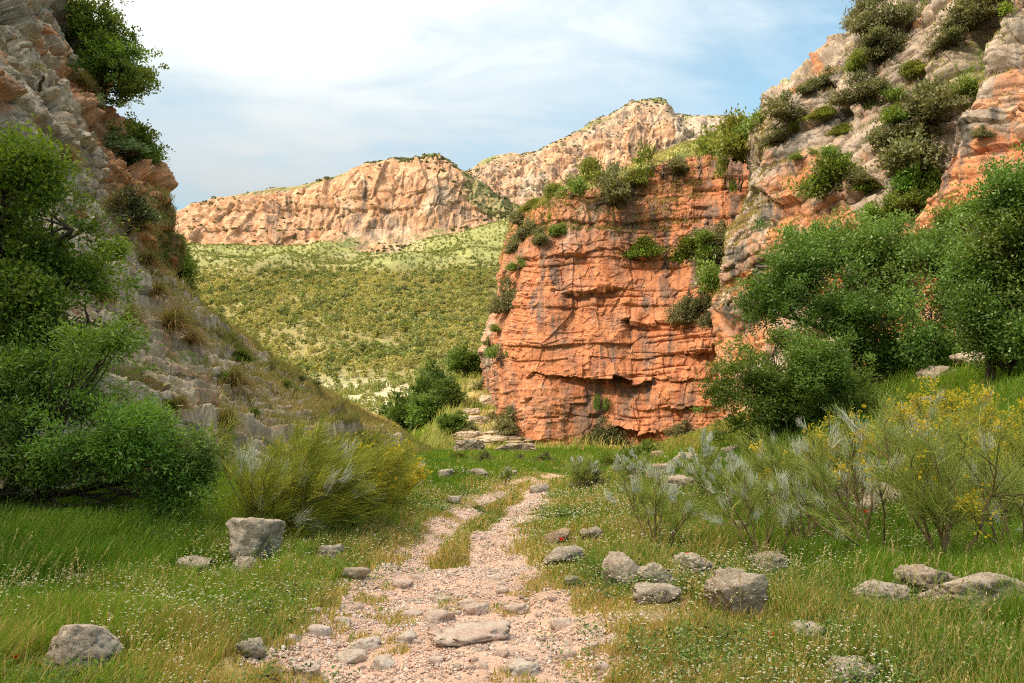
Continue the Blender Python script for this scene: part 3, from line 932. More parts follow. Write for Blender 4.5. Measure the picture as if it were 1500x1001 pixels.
def ground_at(px, py):
    """where the line of sight through a pixel meets the ground"""
    Ys = np.geomspace(3.0, 140, 1500)
    pts = np.array([P(px, py, y) for y in Ys])
    g = pts[:, 2] - zg(pts[:, 0], pts[:, 1])
    i = np.argmax(g < 0)
    if g[i] >= 0:
        i = len(Ys) - 1
    x, y = pts[i, 0], pts[i, 1]
    return np.array((x, y, float(zg(x, y))))


_PJ = {}


def on_surface(name, px, py):
    """the point of a rock face seen at a pixel"""
    V, N = SURF[name]
    if name not in _PJ:
        _PJ[name] = proj(V)
    X, Yp, D = _PJ[name]
    r = 3.0
    while True:
        m = np.where((np.abs(X - px) < r) & (np.abs(Yp - py) < r) & (D > 1))[0]
        if len(m) or r > 200:
            break
        r *= 1.6
    i = m[np.argmin(D[m])]
    return V[i], N[i]


_ico = {}


def ico(n):
    if n not in _ico:
        import bmesh
        bm = bmesh.new()
        bmesh.ops.create_icosphere(bm, subdivisions=n, radius=1)
        V = np.array([v.co[:] for v in bm.verts])
        Fa = np.array([[v.index for v in f.verts] for f in bm.faces], np.int32)
        bm.free()
        _ico[n] = (V, Fa)
    return _ico[n]


def rock_shape(seed, dims, boxy=3.0, n=4, ncut=9, rough=0.07, wedge=0.0):
    rng = np.random.default_rng(seed)
    V, Fa = ico(n)
    boxy *= 1.45
    V = V / (np.abs(V) ** boxy).sum(1, keepdims=True) ** (1 / boxy)
    for _ in range(ncut):
        nn = unit(rng.normal(0, 1, 3) + np.array((0, 0, 0.5 if _ % 3 == 0 else 0)))
        dd = rng.uniform(0.52, 0.90) * (1 if boxy < 4 else 1.2)
        s = V @ nn
        V = V - nn * (np.maximum(0, s - dd) * 0.93)[:, None]
    V[:, 2] += wedge * V[:, 0]
    f1, f2, wid = worley(V * 1.7 + seed * 0.37, seed + 11)
    d = rough * 1.6 * fbm(V * 1.6 + seed, 3, seed) + rough * 0.6 * ridged(V * 3.1 + seed, 3, seed + 3) + rough * 0.9 * fbm(V * 7, 4, seed + 7, 0.6)
    d += rough * (1.6 * (wid - 0.5) - 1.2 * np.exp(-((f2 - f1) / 0.10) ** 2))
    V = V * (1 + d[:, None]) * np.asarray(dims) * 0.5
    return V, Fa


ROCKS = []


def rock(label, px, py, wpx, hpx, seed, boxy=3.0, wedge=0.0, n=4, depth=0.8, sink=0.18, red=0.2, name='boulder', mat=None, cat='rock', group=None, rough=0.07, rz=None, lift=0.0, at=None, ncut=9):
    """a stone whose lowest visible edge is at (px, py), wpx by hpx pixels in the photograph"""
    g = np.array(at, float) if at is not None else ground_at(px, py)
    k = g[1] / F
    w, h = wpx * k * 1.04, hpx * k / (1 - sink)
    dep = max(w * depth, h * 0.7)
    V, Fa = rock_shape(seed, (w, dep, h), boxy, n, ncut, rough, wedge)
    V[:, 2] += h * (0.5 - sink) + lift
    o = mk(name, V, Fa, mat or M_boulder, {'red': np.full(len(V), red), 'veg': np.zeros(len(V))}, False)
    o.location = (g[0], g[1] + dep * 0.35, g[2])
    if wpx > 20 and name == 'boulder':
        ROCKS.append((g[0], g[1], w, dep, h))
    rng = np.random.default_rng(seed)
    o.rotation_euler = (0, 0, rng.uniform(-0.25, 0.25) if rz is None else rz)
    return tag(o, label, cat, group)


def ribbons(Pts, Wd, col, side=None, rng=None):
    """thin blades: Pts (n, m, 3), widths (n, m)"""
    n, m, _ = Pts.shape
    tn = unit(Pts[:, -1] - Pts[:, 0])
    if side is None:
        side = unit(np.cross(tn, rng.normal(0, 1, tn.shape)))
    Lf = Pts + side[:, None] * Wd[..., None] * 0.5
    Rt = Pts - side[:, None] * Wd[..., None] * 0.5
    V = np.stack([Lf, Rt], 2).reshape(n, m * 2, 3)
    base = (np.arange(n) * m * 2)[:, None, None]
    s = np.arange(m - 1)[None, :, None] * 2
    q = base + s + np.array([0, 1, 3, 2])[None, None]
    return V.reshape(-1, 3), q.reshape(-1, 4), np.repeat(col, m * 2, 0)


def broom(name, label, base, h, spread, seed, nst=8, nsec=6, ntw=60, tw=0.006, lean=(0.15, 0.0), pal=((0.15, 0.17, 0.03), (0.27, 0.25, 0.04)),
          silver=0.2, yellow=0.1, start=0.35, tlen=0.28, group=None, cat='shrub', stem_r=0.016, sweep=0.0, hang=0.25):
    """broom bush: bare forked stems that end in sprays of hair-thin green twigs"""
    rng = np.random.default_rng(seed)
    root = tag(empty(name, base), label, cat, group)
    paths, twP, twC, flP = [], [], [], []
    lean3 = np.array((lean[0], lean[1], 0))
    for s in range(nst):
        a = 2 * np.pi * (s + rng.uniform(-0.4, 0.4)) / nst
        tilt = rng.uniform(0.25, 1.0) * spread
        L = h * rng.uniform(0.65, 1.05)
        d0 = unit(np.array((np.cos(a) * tilt, np.sin(a) * tilt * 0.8, 1.0)) + lean3 * 0.6)
        d1 = unit(np.array((np.cos(a) * tilt * 0.9, np.sin(a) * tilt * 0.7, 1.0)) + lean3 * (1.2 + sweep))
        n = 9
        tt = np.linspace(0, 1, n)[:, None]
        dirs = unit(d0 * (1 - tt) + d1 * tt + rng.normal(0, 0.13, (n, 3)))
        st = np.array((rng.normal(0, 0.05), rng.normal(0, 0.05), -0.12))
        pts = st + np.cumsum(dirs * L / n, 0)
        paths.append((pts, np.linspace(stem_r, stem_r * 0.35, n) * rng.uniform(0.7, 1.25)))
        for q in range(nsec):
            i = rng.integers(int(start * n), n)
            sl = h * rng.uniform(0.16, 0.42)
            dd = unit(dirs[i] + rng.normal(0, 0.55, 3) + np.array((0, 0, 0.35)) + lean3 * (0.5 + sweep))
            m = 6
            t6 = np.linspace(0, 1, m)[:, None]
            sp = pts[i] + dd * sl * t6 + rng.normal(0, 0.02, (m, 3)) * sl * t6 * 2
            paths.append((sp, np.linspace(stem_r * 0.42, stem_r * 0.14, m)))
            isilver = rng.uniform() < silver
            k = rng.integers(m - 2 if isilver else 1, m, ntw)
            b0 = sp[k] + rng.normal(0, 0.02, (ntw, 3)) * h
            ln = tlen * h * rng.uniform(0.4, 1.15, (ntw, 1))
            td = unit(dd * 0.8 + rng.normal(0, 0.42, (ntw, 3)) + np.array((0, 0, 0.35)) + lean3 * (0.8 + sweep * 1.5))
            if isilver:
                ln = ln * 0.55
                td = unit(dd + np.array((0, 0, 0.5)) + rng.normal(0, 0.34, (ntw, 3)) + lean3 * sweep)
            mid = b0 + td * ln * 0.55
            tip = b0 + td * ln + (lean3 * sweep * 0.5 + np.array((0, 0, -hang))) * ln * (0 if isilver else 1)
            twP.append(np.stack([b0, mid, tip], 1))
            mx = np.clip(rng.uniform(0, 1) * 0.6 + rng.uniform(0, 0.4, (ntw, 1)), 0, 1)
            c = np.array(pal[0]) * (1 - mx) + np.array(pal[1]) * mx
            if isilver:
                c = np.array((0.58, 0.61, 0.52)) * rng.uniform(0.7, 1.2, (ntw, 1))
            twC.append(c * rng.uniform(0.75, 1.25, (ntw, 1)))
            if rng.uniform() < yellow:
                fk = rng.choice(ntw, int(ntw * 0.8))
                flP.append(tip[fk] * 0.6 + mid[fk] * 0.4)
    T = np.concatenate(twP)
    Wd = np.repeat(np.array([[tw, tw * 0.8, tw * 0.3]]), len(T), 0) * rng.uniform(0.6, 1.3, (len(T), 1))
    V, Fq, cc = ribbons(T, Wd, np.concatenate(twC), None, rng)
    mk('foliage', V, Fq, M_twig, {'col': cc}, False, root)
    V, Fq = tubes(paths, 5)
    mk('stems', V, Fq, M_stem, None, True, root)
    if flP:
        f = np.concatenate(flP)
        f = np.repeat(f, 2, 0) + rng.normal(0, 0.012, (len(f) * 2, 3))
        V, Fq, cc = leaf_quads(f, rng.normal(0, 1, f.shape), rng.normal(0, 1, f.shape), np.full(len(f), 0.034), np.full(len(f), 0.028), np.array((0.72, 0.55, 0.03)) * rng.uniform(0.7, 1.2, (len(f), 1)))
        mk('blossom', V, Fq, M_leaf, {'col': cc}, False, root)
    return root


def tussock(name, label, base, seed, n=420, L=0.7, pal=((0.20, 0.19, 0.05), (0.34, 0.27, 0.10)), out=(0, 0, 0), tw=0.008, hang=0.9, group=None, cat='grass tuft', link=True):
    """fountain of long arching grass blades, the old ones hanging brown below"""
    rng = np.random.default_rng(seed)
    root = tag(empty(name, base), label, cat, group)
    a = rng.uniform(0, 2 * np.pi, n)
    el = rng.uniform(0.1, 1.5, n)
    d = np.stack([np.cos(a) * np.cos(el), np.sin(a) * np.cos(el), np.sin(el)], 1) + np.array(out) * 0.6
    d = unit(d)
    ln = (L * rng.uniform(0.5, 1.15, n))[:, None]
    b0 = rng.normal(0, 0.05, (n, 3)) * L
    p = [b0]
    g = np.array((0, 0, -1.0))
    for s in (0.33, 0.66, 1.0):
        p.append(b0 + d * ln * s + g * ln * hang * s * s * rng.uniform(0.4, 1.0, (n, 1)))
    T = np.stack(p, 1)
    Wd = np.repeat(np.array([[tw, tw, tw * 0.7, tw * 0.2]]), n, 0)
    old = (el < 0.6) & (rng.uniform(0, 1, n) < 0.75)
    mx = rng.uniform(0, 1, (n, 1))
    c = np.array(pal[0]) * (1 - mx) + np.array(pal[1]) * mx
    c[old] = np.array((0.30, 0.19, 0.08)) * rng.uniform(0.7, 1.3, (old.sum(), 1))
    V, Fq, cc = ribbons(T, Wd, c, None, rng)
    mk('blades', V, Fq, M_grass, {'col': cc}, False, root)
    return root


# ------------------------------------------------------------------ far wood, scrub and meadow: what nobody could count
def crowns(Cn, R, col, nq, seed, leaf=0.34, tall=1.0):
    """many far crowns in one mesh: Cn (n,3) feet, R radii"""
    rng = np.random.default_rng(seed)
    n = len(Cn)
    ci = np.repeat(np.arange(n), nq)
    d = unit(rng.normal(0, 1, (n * nq, 3)))
    lump = 0.78 + 0.3 * vnoise(d * 1.7 + Cn[ci] * 3.7, seed)
    r = (rng.uniform(0.35, 1, n * nq) ** 0.5 * lump)[:, None]
    p = d * r
    p[:, 2] = p[:, 2] * 0.62 * tall + 0.72 * tall
    Rr = R[ci][:, None]
    C = Cn[ci] + p * Rr
    A = unit(rng.normal(0, 1, C.shape) + d * 0.3)
    Nn = unit(d * 0.9 + rng.normal(0, 0.7, C.shape) + np.array((0, 0, 0.5)))
    c = col[ci] * rng.uniform(0.75, 1.25, (n * nq, 1))
    return leaf_quads(C - A * Rr * leaf * 0.5, A, Nn, (R[ci] * leaf * rng.uniform(0.7, 1.3, n * nq)), (R[ci] * leaf * 0.8), c)


rng = np.random.default_rng(5)
hq = HILL
nI, nJ = hq.shape[:2]


def hill_pt(i, j):
    i0, j0 = np.floor(i).astype(int), np.floor(j).astype(int)
    fi, fj = (i - i0)[:, None], (j - j0)[:, None]
    return (hq[i0, j0] * (1 - fi) * (1 - fj) + hq[i0 + 1, j0] * fi * (1 - fj) + hq[i0, j0 + 1] * (1 - fi) * fj + hq[i0 + 1, j0 + 1] * fi * fj)


area = np.linalg.norm(np.cross(hq[1:, :-1] - hq[:-1, :-1], hq[:-1, 1:] - hq[:-1, :-1]), axis=2).ravel()
cellp = area / area.sum()
N0 = 110000
ck = rng.choice(len(area), N0, p=cellp)
pts = hill_pt(ck // (nJ - 1) + rng.uniform(0, 1, N0), ck % (nJ - 1) + rng.uniform(0, 1, N0))
hx, hy, hd = proj(pts)
m = (hx > 150) & (hx < 900)
pts, hy, hx = pts[m], hy[m], hx[m]
nz = fbm(pts * 0.02, 4, 153)
dens = np.interp(hy, [330, 362, 385, 410, 520, 545, 562, 600, 640], [0.30, 0.34, 0.5, 0.95, 1.0, 0.95, 0.8, 0.9, 0.8]) * (0.85 + 0.9 * np.minimum(nz, 0.1)) * np.where(hx > 700, 1.2, 1)
m = rng.uniform(0, 1, len(pts)) < dens * 0.95 * (0.35 + 0.65 * sstep(-0.25, 0.15, fbm(pts * 0.04, 4, 154)))
pts, hy, hx, nz = pts[m], hy[m], hx[m], nz[m]
shrub = sstep(412, 385, hy) + sstep(545, 565, hy)
R = (1.2 + 1.5 * rng.beta(1.5, 3, len(pts))) * (1 - 0.40 * np.clip(shrub, 0, 1)) * np.interp(pts[:, 1], [120, 230, 400, 620], [0.8, 0.9, 1.0, 1.05])
mx = np.clip(rng.normal(0.5, 0.28, (len(pts), 1)) + nz[:, None] * 0.8, 0, 1)
ca, cb, cd = np.array((0.21, 0.21, 0.055)), np.array((0.41, 0.37, 0.12)), np.array((0.16, 0.20, 0.045))
col = ca * (1 - mx) + cb * mx
dk = rng.uniform(0, 1, len(pts)) < 0.12 + 0.25 * (fbm(pts * 0.05, 2, 158) > 0.2)
col[dk] = np.array((0.14, 0.165, 0.042)) * rng.uniform(0.8, 1.5, (dk.sum(), 1))
R[dk] *= 1.25
sc = np.clip(shrub, 0, 1)[:, None]
col = col * (1 - sc * 0.6) + cd * sc * 0.6
V, Fq, cc = crowns(pts - np.array((0, 0, 0.5)), R, col, 48, 7, 0.46, 1.4)
o = mk('forest', V, Fq, M_leaf, {'col': cc})
tag(o, 'open olive green wood covering the far sunlit hillside', 'forest', None, 'stuff')

# scrub on the tops and ledges of the far cliffs
sp, sr_ = [], []
for nm, step in (('ridge_mountain', 1), ('peak_mountain', 1)):
    Vv, Nn = SURF[nm]
    X, Yp, D = proj(Vv)
    sel = np.where((X > 200) & (X < 1150) & (Nn[:, 2] > 0.72))[0]
    nn = fbm(Vv[sel] * 0.03, 3, 171)
    sel = sel[(rng.uniform(0, 1, len(sel)) < 0.07 * (nn > -0.1))]
    sp.append(Vv[sel])
sp = np.concatenate(sp)
R = rng.uniform(1.0, 2.6, len(sp))
col = np.array((0.10, 0.115, 0.035)) * rng.uniform(0.7, 1.4, (len(sp), 1))
V, Fq, cc = crowns(sp - np.array((0, 0, 0.8)), R, col, 26, 9, 0.6, 0.8)
o = mk('scrub_undergrowth', V, Fq, M_leaf, {'col': cc})
tag(o, 'low dark scrub dotted along the tops of the far cliffs', 'scrub', None, 'stuff')

# grass on the left spur and on the lip of the red cliff
Vv, Nn = SURF['rocky_slope']
X, Yp, D = proj(Vv)
sel = np.where((Vv[:, 1] > 13) & (Vv[:, 1] < 52) & (Nn[:, 2] > 0.55) & (Vv[:, 2] < 10))[0]
pz = sstep(18, 36, Vv[sel, 1]) * 0.8 + 0.03
pz = pz * (0.25 + 0.75 * (fbm(Vv[sel] * np.array((0.5, 0.2, 0.9)), 3, 95) > -0.05))
sel = sel[rng.uniform(0, 1, len(sel)) < pz * 0.42]
Pg = [Vv[sel]]
Vr, Nr = SURF['red_cliff']
s2 = np.where((Nr[:, 2] > 0.5) & (Vr[:, 1] > 50) & (Vr[:, 2] > 14))[0]
Pg.append(Vr[s2[rng.uniform(0, 1, len(s2)) < 0.35]])
Vr, Nr = SURF['grey_cliff']
s2 = np.where((Nr[:, 2] > 0.45) & (fbm(Vr * 0.35, 3, 147) > 0.0))[0]
Pg.append(Vr[s2[rng.uniform(0, 1, len(s2)) < 0.13]])
Pg = np.concatenate(Pg)
Pg = np.repeat(Pg, 3, 0) + rng.normal(0, 0.06, (len(Pg) * 3, 3))
n = len(Pg)
hg = rng.uniform(0.06, 0.28, n)
a = rng.uniform(0, 2 * np.pi, n)
d = np.stack([np.cos(a) * hg * 0.5 + 0.1 * hg, np.sin(a) * hg * 0.5, hg], 1)
b0 = Pg - np.array((0, 0, 0.05))
T = np.stack([b0, b0 + d * np.array((0.4, 0.4, 0.6)), b0 + d], 1)
wd = 0.00075 * Pg[:, 1] * rng.uniform(0.7, 1.5, n)
mx = np.clip(rng.normal(0.5, 0.3, (n, 1)) + fbm(Pg * 0.4, 2, 221)[:, None], 0, 1)
c = np.array((0.19, 0.21, 0.045)) * (1 - mx) + np.array((0.44, 0.34, 0.12)) * mx
c = c * rng.uniform(0.7, 1.25, (n, 1))
side = np.stack([np.cos(a * 0.3), np.sin(a * 0.3), np.zeros(n)], 1)
V, Fq, cc = ribbons(T, np.stack([wd, wd * 0.8, wd * 0.3], 1), c, side)
o = mk('ledge_grass', V, Fq, M_grass, {'col': cc})
tag(o, 'dry yellow grass growing on the slopes and cliff ledges', 'grass', None, 'stuff')


# ------------------------------------------------------------------ boulders
G_ROCK = 'boulders lying in the meadow'
blk = ground_at(352, 850)
rock('small grey stone propping up the squared block', 352, 848, 42, 34, 11, 2.6, n=4, red=0.25, sink=0.1)
s0 = ground_at(360, 838)
rock('big squared limestone block perched on a smaller stone', 366, 821, 78, 57, 12, 7.0, -0.06, 5, 0.85, 0.02, 0.30, at=(P(366, 821, s0[1])[0], s0[1], P(366, 821, s0[1])[2]), rz=0.28, ncut=7, rough=0.05)
rock('rounded tan stone just left of the propped block', 313, 851, 26, 14, 13, 2.4, n=3, red=0.5)
rock('grey stone half hidden in grass left of the propped block', 282, 842, 50, 24, 14, 2.6, 0.12, n=4)
rock('slanting grey boulder in the grass in the bottom left corner', 100, 986, 100, 64, 15, 3.4, 0.28, 5, 0.9, 0.12, 0.12, ncut=10)
rock('small lump of rock against the slanting boulder', 148, 946, 26, 30, 16, 2.6, n=4, red=0.2)
rock('low pale stone at the left edge of the track', 368, 966, 46, 24, 17, 2.4, n=4, red=0.35)
rock('small round stone between the propped block and the track', 448, 802, 22, 15, 18, 2.3, n=3)
rock('rough pitted stone beside the left verge', 477, 822, 38, 21, 19, 2.8, n=4, rough=0.12)
rock('flat tan stone at the very edge of the left rut', 520, 850, 36, 16, 20, 2.8, n=4, red=0.5)
rock('low whitish stone in the grass right of the track', 826, 829, 56, 24, 21, 2.8, 0.12, 4, red=0.1)
rock('two toned grey and tan boulder beside a rounded one', 914, 862, 54, 46, 22, 2.7, -0.15, 5, red=0.42)
rock('smooth rounded grey boulder in the middle of the right meadow', 962, 864, 54, 36, 23, 2.6, 0.05, 5, red=0.12)
rock('little upright stone behind the two toned boulder', 922, 824, 14, 20, 24, 2.6, n=3)
rock('flat slab of stone in front of the rounded boulder', 972, 884, 70, 22, 25, 5.0, 0.10, 4, 1.0, 0.1)
rock('rough lichen covered boulder behind the wedge boulder', 1026, 850, 66, 32, 26, 2.5, 0.05, 5, rough=0.14)
rock('large wedge shaped grey boulder standing in flowers', 1088, 905, 84, 62, 27, 5.5, -0.20, 5, 0.75, 0.08, 0.10, rz=0.3, ncut=8)
rock('flat topped boulder under the bare broom stems', 1127, 842, 54, 34, 28, 4.5, -0.05, 5)
rock('weathered grey boulder left of the shaggy brown one', 1300, 896, 74, 42, 29, 3.2, -0.08, 5, red=0.1)
rock('shaggy brown and pink boulder between the grey one and the long slab', 1364, 884, 70, 46, 30, 3.0, 0.05, 5, red=0.45, rough=0.12)
rock('long flat topped slab with a dark brown face', 1462, 908, 142, 60, 31, 7.0, 0.02, 5, 0.7, 0.05, 0.35, rz=0.1, ncut=6)
rock('low grey stone sunk in the grass in front of the wedge boulder', 1192, 946, 62, 30, 32, 2.6, n=4)
rock('rough dark stone cut by the bottom edge of the picture', 1254, 1008, 82, 32, 33, 2.5, n=5, rough=0.12)
rock('dark split stone at the foot of the big broom', 1306, 832, 48, 24, 34, 4.5, -0.1, 4)
rock('small stone right of the big broom stems', 1406, 830, 46, 20, 35, 2.8, n=4, red=0.4)
rock('half buried grey stone in front of the long slab', 1438, 944, 46, 28, 36, 2.4, n=4)
rock('small stone left of the half buried one near the slab', 1392, 936, 26, 16, 37, 2.4, n=3)
rock('tiny pale stone alone in tall green weeds', 1264, 952, 14, 12, 38, 2.3, n=3, red=0.05)
rock('grey boulder on the far left verge where the track bends', 651, 702, 24, 15, 39, 3.0, n=4, red=0.1)
rock('pale broken stone beside the dark bush by the bend', 702, 700, 26, 12, 40, 2.8, n=4, red=0.35)
rock('lone small boulder in the grass before the red cliff', 752, 697, 15, 8, 41, 2.5, n=3)
rock('flat stone lying where the far track disappears', 790, 722, 26, 13, 42, 4.0, n=3)
rock('low stone in the grass left of the narrow track', 662, 738, 24, 10, 43, 2.6, n=3)
rock('reddish brown stone with a poppy in front', 818, 796, 36, 20, 44, 3.0, n=4, red=0.7)
rock('grey stone right of the reddish one', 866, 792, 32, 18, 45, 2.6, n=4)
rock('little white stone in the yellow flowers right of the track', 838, 858, 20, 12, 46, 2.4, n=3, red=0.0)
rock('pale stone behind the flower stalks on the left verge', 520, 812, 20, 9, 47, 2.6, n=3, red=0.4)
rock('small stone low in the grass near the left meadow edge', 40, 868, 36, 14, 48, 2.5, n=3)
rock('stone under the wind blown grass on the left', 115, 862, 44, 18, 49, 2.4, n=3)
# stones among the brooms and on the rubble bank
G_RUB = 'rubble on the bank behind the brooms'
for k, (px, py, w, h, rd, b, lb) in enumerate([
        (1240, 736, 70, 44, .30, 2.8, 'largest pinkish boulder among the brooms'), (1292, 742, 52, 34, .25, 3.2, 'squat boulder touching the largest pinkish one'),
        (1268, 756, 34, 24, .05, 2.6, 'small pale boulder in front of the largest pinkish one'), (1196, 752, 36, 20, .2, 2.8, 'low boulder left of the largest pinkish one'),
        (1140, 748, 26, 16, .2, 2.6, 'small boulder in the green grass under the silvery brooms'), (960, 706, 64, 24, .5, 3.6, 'long flat rock at the foot of the rubble bank'),
        (1006, 720, 62, 20, .45, 4.5, 'sloping slab below the rubble bank'), (1010, 682, 46, 18, .35, 2.8, 'grey rock on the rubble bank'),
        (968, 678, 34, 16, .6, 2.6, 'reddish rock at the crest of the rubble bank'), (1042, 676, 26, 12, .5, 2.6, 'small reddish rock beside the pale green tree'),
        (1078, 668, 34, 14, .4, 3.0, 'rock under the skirts of the pale green tree'), (1446, 532, 70, 22, .35, 3.6, 'long rock ledge under the branches of the far right tree'),
        (1382, 556, 50, 24, .3, 3.0, 'rock in the shade beside the long ledge'), (1494, 522, 46, 20, .3, 3.0, 'rock at the picture edge above the long ledge'),
        (1372, 598, 34, 18, .35, 2.8, 'pale rock among the yellow blossom'), (1418, 600, 26, 14, .3, 2.6, 'second pale rock among the yellow blossom, the smaller'),
        (1460, 760, 60, 26, .35, 2.8, 'broad low rock at the right under the yellow brooms'), (1400, 742, 44, 22, .4, 2.8, 'rock with a tan top left of the broad low one'),
        (1012, 740, 34, 18, .3, 2.6, 'half hidden rock under the grey brooms'), (1085, 776, 24, 14, .2, 2.5, 'small stone between two bare broom stems'),
        (1330, 690, 44, 22, .35, 2.8, 'rock behind the tall silver sprays'), (1340, 736, 40, 20, .4, 2.8, 'rock left of the tan topped one')]):
    rock(lb, px, py, w, h, 60 + k, b, 0.06 * ((k % 3) - 1), 4, 0.8, 0.15, rd, group=G_RUB, rough=0.10)
# rock ledges stepping up to the red cliff
for k, (px, py, w, h, lb) in enumerate([(690, 662, 44, 9, 'lowest red stone step below the red cliff'), (735, 652, 84, 7, 'long curved stone step below the red cliff'),
                                        (686, 646, 40, 7, 'short stone step left of the long curved one'), (742, 641, 70, 5, 'upper thin stone step near the foot of the red cliff'),
                                        (758, 662, 60, 6, 'stone step running into the base of the red cliff'),
                                        (700, 622, 36, 6, 'short rock ledge halfway up the grassy mound'), (716, 590, 30, 6, 'rock ledge high on the grassy mound'), (690, 608, 24, 5, 'small rock ledge at the left of the grassy mound')]):
    rock(lb, px, py, w, h * 1.9, 90 + k, 3.0, 0.04, 5, 0.5, 0.25, 0.5, rough=0.13, name='rock_ledge', cat='rock ledge', group='stone steps below the red cliff', rz=-0.12)

# pale stones set in the track
for k, (px, py, w, h, lb) in enumerate([
        (692, 944, 112, 15, 'broad pale slab of bedrock across the right rut'), (640, 912, 46, 14, 'smooth pink stone beside the grass tuft in mid track'), (584, 862, 36, 9, 'flat pale stone in the left rut, farthest of the large ones'),
        (594, 944, 30, 14, 'whitish stone at the foot of the mid track tuft'), (530, 955, 46, 14, 'whitish stone near the left side of the track'), (556, 982, 34, 14, 'white pointed stone low in the left rut'),
        (760, 990, 52, 18, 'white stone with a cracked top low in the right rut'), (512, 974, 44, 16, 'flat pinkish stone between two white ones'), (458, 902, 22, 10, 'pale stone on the left edge among the grass'),
        (696, 902, 32, 14, 'grey stone above the broad slab'), (822, 922, 28, 12, 'pale stone by the right verge'), (646, 884, 22, 9, 'brown stone in the middle of the track'),
        (756, 900, 36, 11, 'flat pale stone right of the middle of the track'), (466, 930, 30, 12, 'small pale stone left of the whitish ones'), (424, 942, 22, 11, 'grey stone at the outer left edge of the gravel'),
        (442, 992, 46, 16, 'flat stone in the bottom left of the gravel'), (708, 982, 16, 11, 'small round pebble stone below the broad slab'), (682, 890, 26, 9, 'tan stone just above the grey one'),
        (868, 952, 20, 10, 'brownish stone at the right edge of the gravel'), (600, 905, 30, 9, 'thin pale stone in the left rut'), (640, 974, 26, 10, 'small stone in the lower middle of the track'),
        (830, 965, 24, 10, 'pale stone low on the right side of the gravel'), (788, 940, 22, 9, 'small flat stone right of the broad slab'), (500, 915, 24, 9, 'small whitish stone in the upper left gravel'),
        (610, 850, 18, 7, 'small stone at the near end of the grassy crown'), (735, 870, 18, 7, 'small stone on the narrow right rut'), (880, 985, 24, 12, 'stone in the bottom right of the gravel')]):
    rock(lb, px, py, w, h, 120 + k, 3.2, 0.0, 4 if w > 30 else 3, 0.9, 0.35, 0.15 if 'whit' in lb else 0.5, name='track_stone', mat=M_pale, cat='stone', group='stones set in the track', rough=0.1)

# small loose pebbles that nothing tells apart
rg = np.random.default_rng(88)
peb = []
for k in range(6):
    Vp, Fp = rock_shape(200 + k, (1, 0.8, 0.55), 3.0, 3, 8, 0.08)
    peb.append(mk('pebble', Vp, Fp, M_pale, {'red': np.full(len(Vp), 0.15 + 0.12 * k), 'veg': np.zeros(len(Vp))}, True))
k = 0
while k < 110:
    yy = float(np.exp(rg.uniform(np.log(4.6), np.log(13))))
    cc_, ww_ = np.interp(yy, _py, _pc), np.interp(yy, _py, _pw)
    xx = float(cc_ + rg.uniform(-1.15, 1.05) * ww_)
    if inside_path(np.array([xx]), np.array([yy]))[0] > 0.1:
        continue
    o = peb[k % 6]
    if k >= 6:
        o = o.copy()
        COL.objects.link(o)
    s = 0.05 + 0.11 * rg.beta(1.1, 3.0)
    o.scale = (s, s, s)
    o.location = (xx, yy, float(zg(xx, yy)) + 0.10 * s)
    o.rotation_euler = (0, 0, rg.uniform(0, 6.28))
    tag(o, 'small pale loose pebble on the gravel track', 'pebble', 'loose pebbles on the track')
    k += 1

# ------------------------------------------------------------------ trees
C_OAK = ((0.085, 0.145, 0.020), (0.19, 0.265, 0.032), (0.27, 0.31, 0.05))
C_DARK = ((0.062, 0.125, 0.020), (0.15, 0.245, 0.042), (0.32, 0.40, 0.18))
C_FRESH = ((0.115, 0.195, 0.028), (0.25, 0.345, 0.06), (0.38, 0.45, 0.18))
C_OLIVE = ((0.10, 0.115, 0.045), (0.20, 0.21, 0.09), (0.33, 0.34, 0.20))
C_YEL = ((0.12, 0.16, 0.025), (0.26, 0.28, 0.05), (0.34, 0.34, 0.08))


def zbase(px, Y):
    x = P(px, 600, Y)[0]
    return (x, Y, float(zg(x, Y)))


# left: oak-like tree leaning in from the side, and the dense shrub below it
b = (-8.4, 12.2, 0.6)
plant('broadleaf_tree', 'leafy dark green tree leaning in from the left wall', 'tree', b,
      px_blobs(11.8, b, [(20, 262, 75, 52), (88, 330, 58, 55), (30, 350, 70, 60), (100, 412, 56, 48), (45, 440, 75, 50), (-60, 300, 80, 80), (-70, 420, 80, 60), (122, 470, 38, 34), (60, 505, 70, 30)], 3, 0.6),
      1000, 0.19, 66, 0.075, 0.042, C_OAK, 301, 0.16, 130, trunk_top=(0.5, -0.1, 2.6), hollow=-0.12)
b = (-7.3, 10.9, 0.35)
ex = [(bend(np.random.default_rng(k), (0.1, 0, 0.2), (np.array(P(px, py, 10.2)) - np.array(b)), 8, 0.09), np.linspace(0.045, 0.008, 8))
      for k, (px, py) in enumerate([(150, 735), (215, 760), (60, 742), (120, 705), (180, 690), (250, 720), (90, 780), (30, 800), (165, 800)])]
plant('broadleaf_shrub', 'wide bright green shrub with dark crooked branches against the left wall', 'shrub', b,
      px_blobs(10.5, b, [(40, 560, 90, 62), (110, 560, 88, 56), (20, 640, 95, 46), (120, 630, 85, 55), (205, 640, 70, 52), (262, 672, 56, 40), (250, 725, 52, 38), (-60, 600, 90, 90), (150, 505, 46, 36), (175, 680, 50, 40), (290, 690, 26, 22), (60, 690, 60, 24)], 5, 0.6),
      1050, 0.15, 62, 0.075, 0.024, ((0.095, 0.19, 0.028), (0.22, 0.36, 0.06), (0.36, 0.44, 0.18)), 302, 0.08, 160, stems=4, updir=0.15, wind=(0.35, 0, 0), hollow=-0.16, extra=ex)

